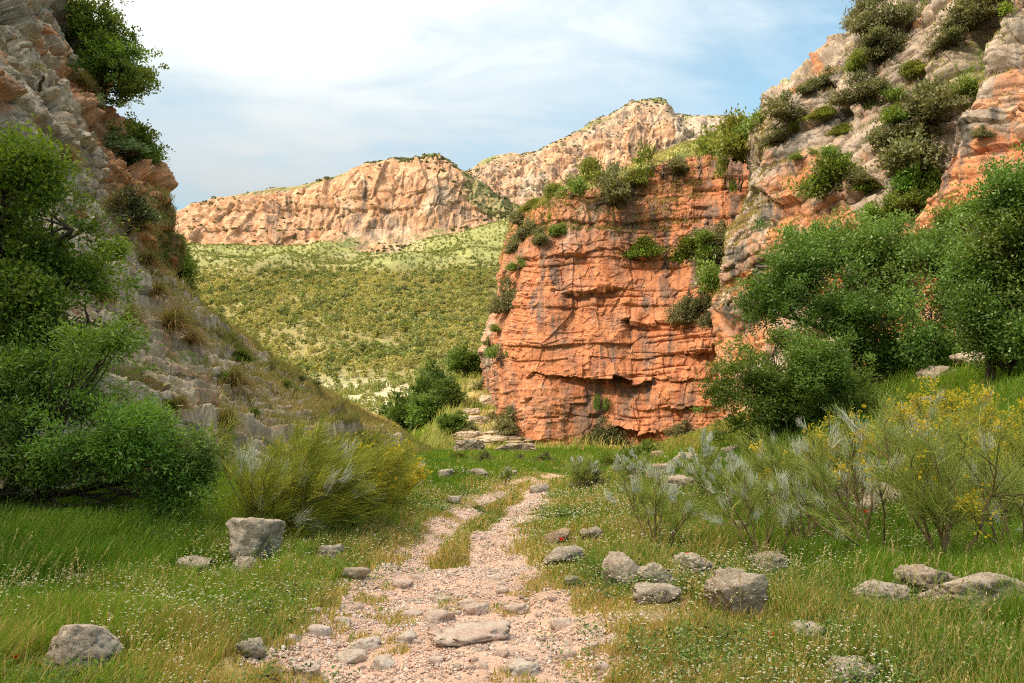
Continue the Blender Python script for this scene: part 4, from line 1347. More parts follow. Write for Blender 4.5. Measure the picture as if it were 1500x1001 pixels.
# on the left crag
for k, (pts, surf, Y, bl, nc, cols, lb) in enumerate([
        ((130, 150), None, 29.5, [(150, 60, 48, 42), (178, 92, 46, 40), (150, 120, 46, 44), (195, 140, 34, 36), (165, 175, 38, 32), (120, 55, 26, 40), (205, 110, 26, 26), (192, 180, 30, 24), (150, 30, 30, 26), (170, 205, 26, 20)], 900, C_OAK, 'largest dark tree jutting from the top of the left crag'),
        ((172, 255), None, 29.3, [(190, 228, 38, 26), (214, 238, 26, 22), (180, 205, 28, 20), (215, 215, 20, 16), (200, 205, 30, 26), (180, 250, 24, 16)], 460, C_OAK, 'smaller dark tree below the largest one on the left crag'),
        ((98, 30), None, 29.3, [(102, 0, 22, 28), (112, 24, 18, 18)], 140, C_FRESH, 'bush at the very top of the left crag'),
        ((118, 168), None, 28.4, [(148, 158, 30, 15), (128, 165, 18, 12)], 150, ((0.14, 0.19, 0.08), (0.27, 0.33, 0.17), (0.4, 0.45, 0.3)), 'silvery green bush below the largest crag tree'),
        ((165, 225), None, 28.2, [(178, 216, 26, 14), (196, 226, 16, 11)], 150, ((0.14, 0.19, 0.08), (0.27, 0.33, 0.17), (0.4, 0.45, 0.3)), 'silvery green bush in front of the smaller crag tree'),
        ((262, 440), None, 33.0, [(257, 385, 20, 24), (262, 415, 18, 22), (250, 405, 18, 26), (266, 395, 12, 16)], 260, C_FRESH, 'dense green tree standing behind the corner of the left crag'),
        ((190, 330), 'rocky_slope', 0, [(205, 318, 26, 24), (190, 300, 20, 18)], 150, C_OLIVE, 'olive bush on the ledges below the crag trees'),
        ((150, 385), 'rocky_slope', 0, [(160, 372, 24, 18), (138, 380, 18, 15)], 120, C_FRESH, 'low green bush beside the leaning tree'),
        ((60, 120), 'rocky_slope', 0, [(66, 112, 18, 12)], 60, C_YEL, 'yellowish bush on the grey rocks of the left crag')]):
    if surf:
        b, nn = on_surface(surf, *pts)
        b = tuple(b)
        Y = b[1] - 0.4
    else:
        b = P(pts[0], pts[1], Y)
    kk = Y / F
    plant('crag_tree' if nc > 200 else 'bush', lb, 'tree' if nc > 200 else 'bush', b, px_blobs(Y - 0.2, b, bl, k, 0.5), nc, 7.5 * kk, 34, 4.6 * kk, 3.0 * kk, cols, 310 + k, 3.2 * kk, 50, hollow=-0.10)

# right: the two big trees and the pale green one
b = zbase(1290, 22.0)
plant('broadleaf_tree', 'wide dark green tree under the right cliff, red rock showing through its branches', 'tree', b,
      px_blobs(21.8, b, [(1170, 400, 72, 62), (1235, 358, 76, 44), (1305, 372, 76, 52), (1368, 390, 56, 56), (1205, 450, 90, 52), (1290, 450, 90, 60), (1370, 470, 60, 60), (1120, 445, 42, 34), (1262, 520, 70, 40), (1330, 530, 60, 36), (1410, 440, 36, 60)], 7, 1.2),
      1050, 0.27, 92, 0.088, 0.058, C_DARK, 331, 0.13, 190, stems=4, hollow=-0.03)
b = zbase(1476, 17.0)
ex = [(bend(np.random.default_rng(40 + k), (0, 0, 0.3), (np.array(P(px, py, 16.6)) - np.array(b)), 8, 0.06), np.linspace(0.07, 0.012, 8)) for k, (px, py) in enumerate([(1436, 492), (1420, 470), (1500, 480)])]
plant('broadleaf_tree', 'dark green tree cut off by the right edge of the picture', 'tree', b,
      px_blobs(16.8, b, [(1470, 285, 52, 40), (1440, 340, 50, 42), (1500, 360, 60, 60), (1420, 400, 34, 40), (1470, 430, 56, 50), (1530, 300, 60, 60), (1425, 455, 26, 30), (1540, 440, 50, 60), (1492, 492, 40, 30), (1450, 505, 30, 22)], 8, 0.8),
      950, 0.24, 90, 0.072, 0.048, C_DARK, 332, 0.12, 120, stems=2, hollow=-0.14, extra=ex)
b = zbase(1130, 19.6)
plant('broadleaf_tree', 'pale green bushy tree with spreading skirts beside the red cliff', 'tree', b,
      px_blobs(19.4, b, [(1130, 520, 64, 40), (1190, 540, 56, 44), (1100, 570, 60, 44), (1165, 590, 70, 48), (1225, 575, 40, 48), (1085, 625, 46, 32), (1150, 640, 60, 28), (1215, 628, 44, 28)], 9, 0.9),
      950, 0.20, 88, 0.080, 0.042, C_FRESH, 333, 0.10, 150, stems=3, hollow=-0.06, updir=0.1)
b = zbase(1300, 18.4)
plant('bush', 'low spreading bush at the right foot of the pale green tree', 'bush', b, px_blobs(18.2, b, [(1265, 600, 46, 20), (1310, 604, 34, 18), (1235, 622, 26, 14)], 4), 200, 0.16, 50, 0.07, 0.04, C_FRESH, 334, 0.05, 40, stems=3)
for k, (px, Y, bl, nc, cols, lb) in enumerate([
        (1345, 24.5, [(1330, 300, 34, 22), (1370, 290, 26, 18), (1355, 315, 26, 20)], 190, C_FRESH, 'bright green bush above the wide dark tree'),
        (1385, 23.5, [(1392, 330, 34, 24), (1405, 300, 22, 18)], 170, C_FRESH, 'green bush hanging between the two dark trees')]):
    b, nn = on_surface('grey_cliff', bl[0][0], bl[0][1] + 12)
    Y = b[1] - 0.6
    plant('bush', lb, 'bush', tuple(b), px_blobs(Y, b, bl, k), nc, 0.2, 45, 0.11, 0.07, cols, 340 + k, 0.06, 40, hollow=-0.1)

# ------------------------------------------------------------------ bushes on the cliffs: kinds built once, then copied
def unit_bush(name, cols, seed, nc, leaf, blobs, upd=0.4):
    return plant(name, 'x', 'bush', (0, 0, 0), blobs, nc, 0.14, 40, leaf, leaf * 0.62, cols, seed, 0.03, 30, hollow=-0.05, hfreq=0.8, updir=upd, stems=3, shape=0.6)


rb = np.random.default_rng(77)
KINDS = {}
ROUND = [(0, 0, .30, .46, .42, .34), (-.34, .1, .22, .30, .28, .24), (.34, .05, .26, .30, .28, .26), (.08, -.1, .55, .30, .28, .22), (-.16, .1, .48, .24, .24, .22), (.0, -.3, .12, .3, .25, .2)]
MESSY = [(-.45, 0, .16, .30, .26, .20), (.02, 0, .28, .32, .28, .26), (.46, 0, .18, .28, .24, .20), (.24, 0, .46, .20, .18, .18), (-.22, 0, .44, .18, .18, .2), (-.55, 0, .05, .2, .2, .14), (.1, -.25, .08, .3, .25, .16), (.05, 0, .62, .10, .10, .12)]
KINDS['round'] = [unit_bush('bush', C_OAK, 401, 150, 0.075, ROUND), unit_bush('bush', C_FRESH, 402, 130, 0.075, ROUND)]
KINDS['messy'] = [unit_bush('bush', C_OAK, 404, 120, 0.07, MESSY), unit_bush('bush', C_OLIVE, 405, 120, 0.07, MESSY)]
KINDS['yellow'] = [unit_bush('bush', C_YEL, 406, 130, 0.07, MESSY)]
KINDS['fresh'] = [unit_bush('bush', C_FRESH, 407, 130, 0.075, MESSY)]
KINDS['olive'] = [KINDS['messy'][1]]
used = set()


GR = 'bushes growing on the red cliff'
GC = 'bushes growing on the grey cliff'


def put(kind, surf, px, py, wpx, lb, group, sy=1.0):
    """a bush whose foot is at (px, py), about wpx pixels wide"""
    lst = KINDS[kind]
    o = lst[rb.integers(len(lst))]
    if surf == 'ground':
        pos = ground_at(px, py)
    elif isinstance(surf, (int, float)):
        pos = np.array(P(px, py, surf))
    else:
        pos, nn = on_surface(surf, px, py)
    if o.name in used:
        o = copy_tree(o)
    used.add(o.name)
    s = wpx * pos[1] / F / (0.86 if group in (GR, GC) else 1.0)
    o.location = (pos[0], pos[1] - 0.12 * s, pos[2] - 0.22 * s)
    o.scale = (s, s, s * sy)
    o.rotation_euler = (0, 0, rb.uniform(0, 6.28))
    tag(o, lb, 'bush', group)


GR = 'bushes growing on the red cliff'
for kd, px, py, w, lb, sy in [
        ('round', 965, 250, 50, 'round green bush standing alone on the lip of the red cliff', 1.15), ('messy', 900, 284, 56, 'broad dark bush on the lip of the red cliff, left of the lone round one', 1.2),
        ('yellow', 862, 262, 40, 'yellow green bush on the lip beside the broad dark one', 1.3), ('fresh', 838, 286, 34, 'light green bush hanging over the lip of the red cliff', 1.4),
        ('yellow', 808, 284, 30, 'small yellow green bush at the upper left corner of the red cliff', 1.0), ('round', 792, 318, 26, 'dark bush on the upper left corner of the red cliff', 1.4),
        ('olive', 772, 340, 34, 'olive bush in the notch under the upper left corner', 1.0), ('messy', 788, 352, 30, 'dark bush below the olive one in the notch', 1.0),
        ('round', 814, 338, 22, 'small round bush stuck to the upper face of the red cliff', 1.1), ('olive', 762, 322, 26, 'straggly brownish bush on the left skyline of the red cliff', 1.2),
        ('fresh', 756, 392, 26, 'bush clinging to the left edge of the red cliff', 1.1), ('messy', 742, 450, 38, 'largest bush in the cleft on the left flank of the red cliff', 1.5),
        ('fresh', 734, 520, 26, 'bush low on the left flank of the red cliff', 1.3), ('olive', 712, 500, 14, 'little bush on the outer edge of the left flank', 1.0),
        ('messy', 936, 366, 42, 'dark bush at the left end of the hanging row on the red cliff', 0.9), ('round', 974, 378, 44, 'rounded bush second in the hanging row on the red cliff', 1.1),
        ('messy', 1010, 372, 50, 'large bush in the middle of the hanging row on the red cliff', 1.0), ('olive', 1046, 380, 40, 'olive bush at the right end of the hanging row', 1.1),
        ('round', 1008, 424, 48, 'large green bush below the hanging row', 1.1), ('fresh', 1040, 420, 48, 'light green bush filling the gully right of the red cliff', 1.6),
        ('messy', 1002, 468, 36, 'drooping bush lower in the gully beside the red cliff', 1.3), ('olive', 1048, 470, 30, 'thin olive bush in the lower gully', 1.5),
        ('fresh', 884, 600, 12, 'narrow green plant hanging in a crack of the red cliff', 3.2), ('messy', 882, 640, 34, 'bush at the foot of the red cliff below the crack', 1.3),
        ('olive', 1000, 634, 34, 'brown bush in the hollow at the foot of the red cliff', 0.8), ('yellow', 930, 262, 30, 'small light bush on the lip between the broad dark one and the lone round one', 1.0), ('messy', 992, 244, 34, 'low dark bush on the lip right of the lone round one', 0.8),
        ('olive', 750, 360, 24, 'olive bush on the skyline of the left corner', 1.1), ('fresh', 1020, 350, 34, 'light bush above the hanging row', 0.9), ('messy', 1055, 350, 36, 'dark bush at the top of the gully', 1.2),
        ('olive', 1025, 446, 36, 'grey bush under the large green one in the gully', 1.1), ('fresh', 728, 480, 20, 'small green bush in the cleft on the left flank', 1.2), ('yellow', 780, 300, 24, 'yellow tuft like bush on the upper left corner', 0.9),
        ('olive', 745, 622, 44, 'grey green bush against the left foot of the red cliff', 1.0)]:
    put(kd, 'red_cliff', px, py, w, lb, GR, sy)
for kd, px, py, w, Y, lb, sy in [('yellow', 1046, 258, 80, 52.5, 'large light green bush beside the grey cliff top', 1.2), ('round', 1082, 270, 44, 47.5, 'dark green bush hanging where the two cliffs meet', 1.7),
                                 ('yellow', 1078, 222, 66, 47.5, 'yellow green bush on the shoulder of the grey cliff', 1.3), ('fresh', 1104, 190, 54, 45, 'pale bush on the skyline of the grey cliff shoulder', 1.1)]:
    put(kd, float(Y), px, py, w, lb, GR, sy)
GC = 'bushes growing on the grey cliff'
for kd, px, py, w, lb, sy in [
        ('olive', 1150, 165, 50, 'olive bush on the skyline near the low end of the grey cliff', 1.0), ('messy', 1222, 268, 66, 'isolated dark bush in the middle of the grey cliff', 1.1),
        ('fresh', 1226, 232, 34, 'small bush growing out just above the isolated dark one', 1.1), ('olive', 1210, 118, 36, 'straggly bush on the skyline halfway up the grey cliff', 1.0),
        ('olive', 1262, 140, 48, 'olive bush under the skyline of the grey cliff', 1.0), ('messy', 1296, 80, 46, 'bush in the cleft near the top of the grey cliff', 1.2),
        ('messy', 1288, 30, 50, 'dark tree like bush at the top of the grey cliff against the sky', 1.3), ('fresh', 1338, 22, 40, 'bush on the rim at the top of the grey cliff', 1.2),
        ('olive', 1408, 30, 64, 'large pale olive bush on the rim of the grey cliff', 1.0), ('round', 1474, 20, 60, 'dark bush on the rim above the orange overhang', 1.0),
        ('messy', 1306, 180, 44, 'bush at the head of the green gully on the grey cliff', 1.0), ('olive', 1332, 240, 88, 'wide olive bush spread over the green gully', 1.0),
        ('messy', 1348, 165, 72, 'dark bush on the upper right of the green gully', 1.0), ('fresh', 1394, 142, 50, 'bright green bush beside the orange overhang', 1.1),
        ('round', 1340, 270, 60, 'dark bush at the foot of the green gully', 1.0), ('olive', 1436, 200, 22, 'tiny bush alone on the orange overhang', 1.0),
        ('yellow', 1256, 95, 34, 'yellowish bush high on the grey cliff', 1.0), ('fresh', 1175, 225, 24, 'small bush on the blocky left part of the grey cliff', 0.9),
        ('yellow', 1205, 170, 30, 'yellow green bush on the ledges of the grey cliff', 0.7), ('messy', 1380, 60, 40, 'bush under the rim of the grey cliff', 0.9),
        ('olive', 1262, 12, 46, 'dark bush at the left end of the top rim, against the sky', 1.2), ('messy', 1440, 8, 70, 'dark bush row on the top rim beside the pale olive one', 0.8),
        ('olive', 1275, 60, 40, 'greyish bush just under the rim at the skyline', 1.0), ('fresh', 1290, 150, 38, 'green bush on the ledge left of the gully head', 0.9),
        ('yellow', 1232, 190, 26, 'small yellow bush above the isolated dark one', 0.8), ('olive', 1130, 205, 34, 'olive bush on the low blocky shoulder of the grey cliff', 0.9),
        ('round', 1290, 320, 46, 'green bush between the gully foot and the wide dark tree', 1.0), ('messy', 1255, 262, 34, 'scrappy bush right of the isolated dark one', 0.9),
        ('yellow', 1330, 110, 34, 'yellowish bush in the upper gully', 0.9), ('fresh', 1450, 300, 44, 'green bush at the foot of the orange overhang', 1.0),
        ('olive', 1185, 130, 30, 'small grey bush on the skyline between two ledges', 0.9), ('yellow', 1160, 190, 22, 'tuft like yellow bush on the blocky shoulder', 0.7),
        ('olive', 1318, 205, 60, 'olive bush in the middle of the green gully', 1.1)]:
    put(kd, 'grey_cliff', px, py, w, lb, GC, sy)
GM = 'bushes in the middle distance'
for kd, px, py, w, lb, sy in [
        ('round', 940, 672, 64, 'dense dark green bush in front of the red cliff', 0.9), ('round', 912, 680, 50, 'dark bush left of the dense one before the red cliff', 0.8),
        ('round', 842, 716, 52, 'dark green bush right of the far end of the track', 1.2), ('olive', 872, 718, 46, 'olive green bush behind the far end of the track', 1.2),
        ('round', 676, 698, 28, 'small dark bush beside the bend of the track', 0.9), ('round', 700, 704, 22, 'little dark bush in the grass near the pale broken stone', 0.9),
        ('messy', 700, 746, 22, 'low green plant on the left verge where the track narrows', 0.6), ('round', 828, 756, 38, 'bright tuft like bush on the right verge of the track', 0.6),
        ('olive', 712, 676, 36, 'grey green bush in front of the stone steps', 0.8), ('yellow', 672, 672, 26, 'yellowish bush at the lowest stone step', 0.8),
        ('olive', 762, 682, 34, 'grey green bush in the grass below the red cliff', 0.9), ('yellow', 590, 700, 50, 'yellow green bush behind the wind blown broom', 1.0),
        ('olive', 690, 632, 30, 'grey bush on the grassy mound above the stone steps', 0.9), ('messy', 700, 600, 26, 'dark bush on the slope of the grassy mound', 0.9),
        ('yellow', 672, 625, 26, 'yellowish bush at the left edge of the grassy mound', 0.9), ('olive', 712, 570, 24, 'bush at the top of the grassy mound against the cliff', 0.9),
        ('fresh', 655, 655, 30, 'green bush beside the lowest stone step', 0.8), ('olive', 722, 612, 22, 'small grey bush in the middle of the mound', 0.8),
        ('fresh', 1120, 790, 44, 'low green bush between the grey green broom and the slender one', 0.6), ('fresh', 1210, 780, 50, 'fresh green bush under the slender broom', 0.6),
        ('messy', 1295, 780, 54, 'spreading green bush behind the leaning broom', 0.5), ('fresh', 1345, 800, 46, 'leafy bush against the stems of the largest broom', 0.6),
        ('yellow', 1440, 830, 60, 'light green leafy bush behind the long slab', 0.6), ('fresh', 1060, 770, 44, 'low green bush left of the feathery broom', 0.5),
        ('messy', 1180, 720, 50, 'green bush below the skirts of the pale green tree', 0.7), ('fresh', 1300, 660, 60, 'green bush on the grassy bank under the wide dark tree', 0.6),
        ('messy', 1400, 650, 70, 'broad green bush on the bank behind the yellow blossom', 0.5), ('fresh', 1470, 640, 56, 'green bush on the bank at the right edge', 0.6),
        ('olive', 800, 676, 30, 'thin grey bush near the base of the red cliff', 0.9), ('fresh', 1010, 600 + 60, 40, 'green bush on the crest of the rubble bank', 0.6)]:
    put(kd, 'ground', px, py, w, lb, GM, sy)
for kd, px, py, w, lb, sy in [('round', 372, 602, 16, 'small round green plant on the spur', 1.0), ('round', 328, 552, 26, 'dark bush on the rock steps of the spur', 1.0), ('messy', 350, 520, 40, 'low bush on the crest of the spur', 0.6),
                              ('messy', 420, 560, 40, 'bush along the skyline of the spur', 0.5), ('yellow', 250, 590, 22, 'yellow green plant on the grey rocks', 0.8), ('yellow', 296, 612, 18, 'bright yellow green plant low on the grey rocks', 0.8),
                              ('olive', 455, 545, 40, 'thin bush on the lower skyline of the spur', 0.5), ('fresh', 232, 310 + 60, 24, 'green bush beneath the orange corner of the crag', 1.0)]:
    put(kd, 'rocky_slope', px, py, w, lb, 'bushes on the left slope', sy)

# trees filling the valley behind the spur
def vtree(seed, cols):
    return plant('valley_tree', 'x', 'tree', (0, 0, 0), [(0, 0, 1.0, .62, .6, .55), (-.35, 0, .8, .45, .42, .42), (.4, 0, .85, .42, .42, .45), (.05, 0, 1.45, .45, .42, .36), (.1, -.2, .5, .5, .4, .3)], 330, 0.14, 34, 0.10, 0.075, cols, seed, 0.07, 60, hollow=-0.12)


VT = [vtree(451, ((0.065, 0.12, 0.018), (0.13, 0.20, 0.035))), vtree(452, ((0.075, 0.14, 0.02), (0.16, 0.24, 0.04)))]
for k, (px, py, Y, w, lb) in enumerate([
        (596, 652, 62, 58, 'round green tree in the valley beside the end of the spur'), (628, 656, 60, 62, 'large dark green tree in the middle of the valley group'), (652, 652, 58, 42, 'front tree of the valley group, beside the stone steps'),
        (612, 628, 70, 54, 'tree at the back of the valley group'), (650, 610, 72, 36, 'tree on the edge of the grassy mound'), (680, 606, 64, 44, 'small tree with a visible trunk on the grassy mound'),
        (566, 640, 66, 36, 'low tree at the left end of the valley group'), (664, 640, 53, 36, 'small dark tree at the right end of the valley group'), (618, 600, 84, 40, 'tree on the pale ground above the valley group'), (583, 622, 80, 34, 'small tree at the upper left of the valley group'), (640, 592, 90, 44, 'round bushy tree behind the mound, top of the valley group')]):
    o = VT[k % 2]
    if o.name in used:
        o = copy_tree(o)
    used.add(o.name)
    s = w * Y / F / 1.35
    o.location = P(px, py, Y)
    gz_ = float(zg(o.location[0], Y)) - 0.1
    drop = o.location[2] - gz_
    o.location[2] = gz_
    o.scale = (s, s, s * 0.85 + max(0.0, drop) / 1.85)
    o.rotation_euler = (0, 0, k * 1.3)
    tag(o, lb, 'tree', 'trees in the valley')

# grass tussocks hanging on the left slope
TS = [tussock('grass_tussock', 'x', (0, 0, 0), 460 + k, 520, 1.0, hang=0.75, out=(0.6, -0.3, 0), tw=0.016) for k in range(3)]
for k, (px, py, w, lb) in enumerate([
        (188, 468, 44, 'dark tussock below the green corner tree'), (248, 478, 62, 'largest shaggy tussock in the middle of the grey rocks'), (340, 560, 50, 'brown tussock on the rock steps of the spur'),
        (258, 592, 34, 'small brown tussock low on the grey rocks'), (328, 615, 42, 'tussock near the foot of the rocky slope'), (205, 335, 46, 'tussock under the orange corner of the crag'),
        (168, 300, 40, 'tussock with long pale blades beside the crag trees'), (232, 430, 36, 'tussock above the largest shaggy one'), (118, 120, 34, 'tussock on the ledge below the orange rock'),
        (150, 440, 34, 'tussock behind the tip of the leaning tree'), (215, 385, 40, 'straw coloured tussock below the corner of the crag'), (280, 500, 36, 'tussock right of the largest shaggy one'),
        (100, 235, 36, 'tussock above the crown of the leaning tree')]):
    o = TS[k % 3]
    if o.name in used:
        o = copy_tree(o)
    used.add(o.name)
    p_, nn = on_surface('rocky_slope', px, py)
    s = w * p_[1] / F / 1.05
    o.location = tuple(p_ + nn * 0.05)
    o.scale = (s, s, s * 1.15)
    o.rotation_euler = (0, 0, rb.uniform(-0.5, 0.5))
    tag(o, lb, 'grass tuft', 'tussocks on the left slope')
g0 = ground_at(140, 885)
tussock('grass_tussock', 'wind bent green tussock in the left meadow', tuple(g0), 470, 500, 0.5, ((0.10, 0.17, 0.025), (0.22, 0.26, 0.05)), (0.3, 0, 0.5), 0.006, 0.35)

# ------------------------------------------------------------------ brooms
GB = 'broom bushes'
OLV = ((0.19, 0.25, 0.03), (0.46, 0.45, 0.06))
PALE = ((0.22, 0.29, 0.06), (0.40, 0.45, 0.11))
g0 = ground_at(392, 806)
broom('broom_bush', 'big wind swept olive broom behind the propped block', (g0[0], g0[1] + 0.4, g0[2]), 1.42, 1.25, 501, 26, 9, 60, 0.0065, (0.42, 0.05), OLV, 0.16, 0.0, 0.30, 0.24, GB, sweep=0.30, hang=0.08)
g0 = ground_at(480, 790)
broom('broom_bush', 'middle olive broom of the wind blown row, merging with the big one', (g0[0], g0[1] + 0.5, g0[2]), 1.42, 1.05, 503, 22, 9, 60, 0.0065, (0.30, 0.05), OLV, 0.06, 0.15, 0.30, 0.24, GB, sweep=0.25, hang=0.10)
g0 = ground_at(545, 760)
broom('broom_bush', 'lower olive broom at the right end of the wind swept one', (g0[0], g0[1] + 0.2, g0[2]), 0.85, 1.1, 502, 16, 8, 55, 0.007, (0.25, 0), OLV, 0.10, 0.15, 0.3, 0.25, GB, sweep=0.2, hang=0.1)
for k, (px, py, Yo, hpx, sp, ns, nsec, ntw, pal, sv_, ye, lean, lb) in enumerate([
        (1388, 850, 0, 262, 0.62, 9, 7, 62, PALE, 0.10, 0.04, -0.12, 'largest broom on the right, forked bare stems rising behind the long slab'),
        (1290, 832, 0, 190, 1.10, 5, 5, 40, PALE, 0.35, 0.10, -0.75, 'broom leaning far left with long bare stems, beside the largest broom'),
        (958, 806, 0, 135, 0.75, 6, 6, 60, PALE, 0.45, 0.0, 0.0, 'silvery broom with bare lower stems near the little upright stone'),
        (1118, 828, 0, 150, 0.85, 6, 6, 48, PALE, 0.40, 0.04, -0.3, 'grey green broom leaning left behind the flat topped boulder'),
        (1180, 812, 0, 180, 0.65, 6, 6, 52, PALE, 0.30, 0.08, -0.15, 'slender broom between the grey green one and the leaning one'),
        (1250, 790, 0, 190, 0.6, 6, 6, 55, PALE, 0.35, 0.25, 0.0, 'broom with silver sprays and a few yellow flowers'),
        (1150, 745, 0, 115, 0.7, 7, 6, 70, PALE, 0.15, 0.05, 0.0, 'soft yellow green broom below the pale green tree'),
        (1040, 740, 0, 100, 0.8, 6, 6, 70, PALE, 0.50, 0.0, 0.0, 'frosty grey broom in front of the rubble bank'),
        (1225, 735, 0, 120, 0.6, 7, 6, 60, PALE, 0.20, 0.6, 0.0, 'yellow flowering broom at the foot of the bank'),
        (1330, 725, 0, 150, 0.5, 7, 6, 60, PALE, 0.35, 0.45, 0.1, 'tall broom with white sprays before the dark trees'),
        (1385, 700, 0, 128, 0.55, 8, 7, 60, PALE, 0.05, 0.95, 0.0, 'broom covered in yellow blossom below the dark trees'),
        (1442, 735, 0, 150, 0.6, 8, 7, 60, PALE, 0.05, 0.9, 0.0, 'tall yellow blossoming broom near the right edge'),
        (1490, 770, 0, 150, 0.6, 8, 7, 60, PALE, 0.10, 0.5, -0.1, 'yellow broom cut by the right edge of the picture'),
        (1425, 800, 0, 150, 0.8, 6, 6, 50, PALE, 0.15, 0.15, 0.2, 'sparse green broom right of the largest one'),
        (925, 716, 0, 60, 0.8, 6, 6, 70, PALE, 0.55, 0.0, 0.0, 'small silvery broom at the foot of the rubble bank'),
        (1480, 835, 0, 190, 0.55, 5, 5, 40, PALE, 0.15, 0.05, -0.2, 'thin broom with bare stems behind the end of the long slab'),
        (1090, 765, 0, 105, 0.7, 7, 6, 60, PALE, 0.25, 0.05, -0.1, 'feathery broom in the green grass behind the bare stems'),
        (855, 722, 0, 60, 0.6, 6, 6, 50, PALE, 0.35, 0.0, 0.0, 'little broom beside the dark bush at the end of the track'),
        (740, 712, 0, 34, 0.6, 5, 5, 40, PALE, 0.4, 0.0, 0.0, 'tiny pale broom in the grass beyond the bend')]):
    g0 = ground_at(px, py)
    h = hpx * g0[1] / F
    broom('broom_bush', lb, tuple(g0), h * 0.86, sp, 510 + k, ns, nsec, int(ntw * 1.05), 0.0006 * g0[1], (lean, 0.0), pal, sv_ * 1.15, ye, 0.5, 0.22, GB, stem_r=0.011 * h + 0.003, hang=0.12)

# ------------------------------------------------------------------ poppies and pale flower stalks
def poppy(label, px, py, r):
    g = ground_at(px, py + 22)
    root = tag(empty('poppy', tuple(g)), label, 'poppy', 'red poppies')
    top = np.array(P(px, py, g[1])) - g
    V, Fq = tubes([(bend(np.random.default_rng(int(px)), (0, 0, -0.02), top, 6, 0.04), np.full(6, 0.0025))], 4)
    mk('stem', V, Fq, M_stem, None, True, root)
    Vs, Fs = [], []
    for q in range(4):
        a = q * math.pi / 2
        n = 6
        for i in range(n):
            for j in range(n):
                s, w = i / (n - 1), (j / (n - 1) - 0.5) * 2
                rr = r * s
                aa = a + w * 0.95 * (0.4 + 0.6 * s ** 0.5)
                Vs.append((top[0] + math.cos(aa) * rr * 0.8, top[1] + math.sin(aa) * rr * 0.8, top[2] + r * 0.75 * s ** 1.6 + 0.05 * r * math.sin(9 * aa) * s))
        b0 = q * n * n
        for i in range(n - 1):
            for j in range(n - 1):
                Fs.append((b0 + i * n + j, b0 + i * n + j + 1, b0 + (i + 1) * n + j + 1, b0 + (i + 1) * n + j))
    mk('petals', np.array(Vs), np.array(Fs), M_leaf, {'col': np.repeat(np.array([[0.62, 0.02, 0.012]]), len(Vs), 0)}, True, root)


poppy('red poppy standing behind the rough lichen covered boulder', 1005, 816, 0.057)
poppy('red poppy in the flowers in front of the large wedge boulder', 1130, 935, 0.046)
poppy('red poppy in the bottom left meadow beside the slanting boulder', 21, 966, 0.035)
poppy('red poppy in front of the reddish brown stone', 822, 792, 0.041)
poppy('red poppy under the brooms near the pinkish boulders', 1268, 752, 0.054)
poppy('small red poppy low in the grass left of the propped block', 213, 845, 0.035)
# meadow grass
cnt = [(3.6, 6.5, 130000), (6.5, 10, 150000), (10, 16, 150000), (16, 26, 120000), (26, 48, 80000), (48, 80, 70000)]
gx, gy = [], []
for a, b, n in cnt:
    y = np.sqrt(rng.uniform(a * a, b * b, n))
    x = rng.uniform(-0.74, 0.74, n) * y
    gx.append(x)
    gy.append(y)
gx, gy = np.concatenate(gx), np.concatenate(gy)
dryv, dd = meadow_cols(gx, gy)
ip = inside_path(gx, gy)
pn = np.stack([gx, gy, np.zeros_like(gx)], 1)
tuft = fbm(pn * 3.0, 2, 201)
keep = (ip > 0.02) | ((ip > -0.30) & (tuft > 0.30)) | ((gy < 14) & (fbm(pn * 2.1, 3, 203) > 0.36))
footx = np.interp(gy, _fy, _fx)
keep &= (gx > footx - 0.25) | (gy > 49)
keep &= ~((gy > 44) & (gx < -4.5 - sstep(48, 52, gy) * 6))
keep &= rng.uniform(0, 1, len(gx)) < np.clip(0.55 + 0.45 * sstep(0, 0.7, ip) + 0.4 * tuft, 0.15, 1)
gx, gy, dryv, ip, tuft, pn = gx[keep], gy[keep], dryv[keep], ip[keep], tuft[keep], pn[keep]
n = len(gx)
big = fbm(pn * 0.4, 2, 205)
hg = 0.06 + 0.13 * sstep(0.0, 1.3, ip) + 0.09 * big + 0.05 * tuft
hg += 0.16 * sstep(-3.2, -4.6, gx) * sstep(7, 8.5, gy) + 0.13 * sstep(2.0, 5, gx) + 0.14 * np.maximum(0, fbm(pn * 1.1, 2, 209)) * sstep(0.3, 1.2, ip)
hg = np.clip(hg, 0.04, 0.6) * rng.uniform(0.45, 1.25, n) * np.where(ip < 0.02, 0.5, 1)
hg *= np.where(gy > 49, 2.2, np.where(gy > 26, 0.9, 1))
for rx_, ry_, rw, rd_, rh in ROCKS:
    m_ = (np.abs(gx - rx_) < rw * 0.6) & (gy > ry_ - 0.55) & (gy < ry_ + rd_)
    hg[m_] = np.minimum(hg[m_] * 0.6, 0.35 * rh * rng.uniform(0.3, 1.1, m_.sum()))
wd = 0.0022 + 0.00075 * gy
wd *= rng.uniform(0.7, 1.4, n)
a = rng.uniform(0, 2 * np.pi, n)
ln = rng.uniform(0.1, 0.55, n) * hg
dx, dy = np.cos(a) * ln + 0.18 * hg, np.sin(a) * ln
gz = zg(gx, gy) - 0.015
b0 = np.stack([gx, gy, gz], 1)
T = np.stack([b0, b0 + np.stack([dx * 0.3, dy * 0.3, hg * 0.6], 1), b0 + np.stack([dx, dy, hg], 1)], 1)
mx = np.clip(rng.normal(0.45, 0.3, (n, 1)) + big[:, None] * 0.6, 0, 1)
c = GREEN_A * (1 - mx) + GREEN_B * mx
isd = rng.uniform(0, 1, n) < dryv * 0.8 + 0.05
c[isd] = TAN * rng.uniform(0.65, 1.25, (isd.sum(), 1))
far = (gy > 48) & (gx > -6)
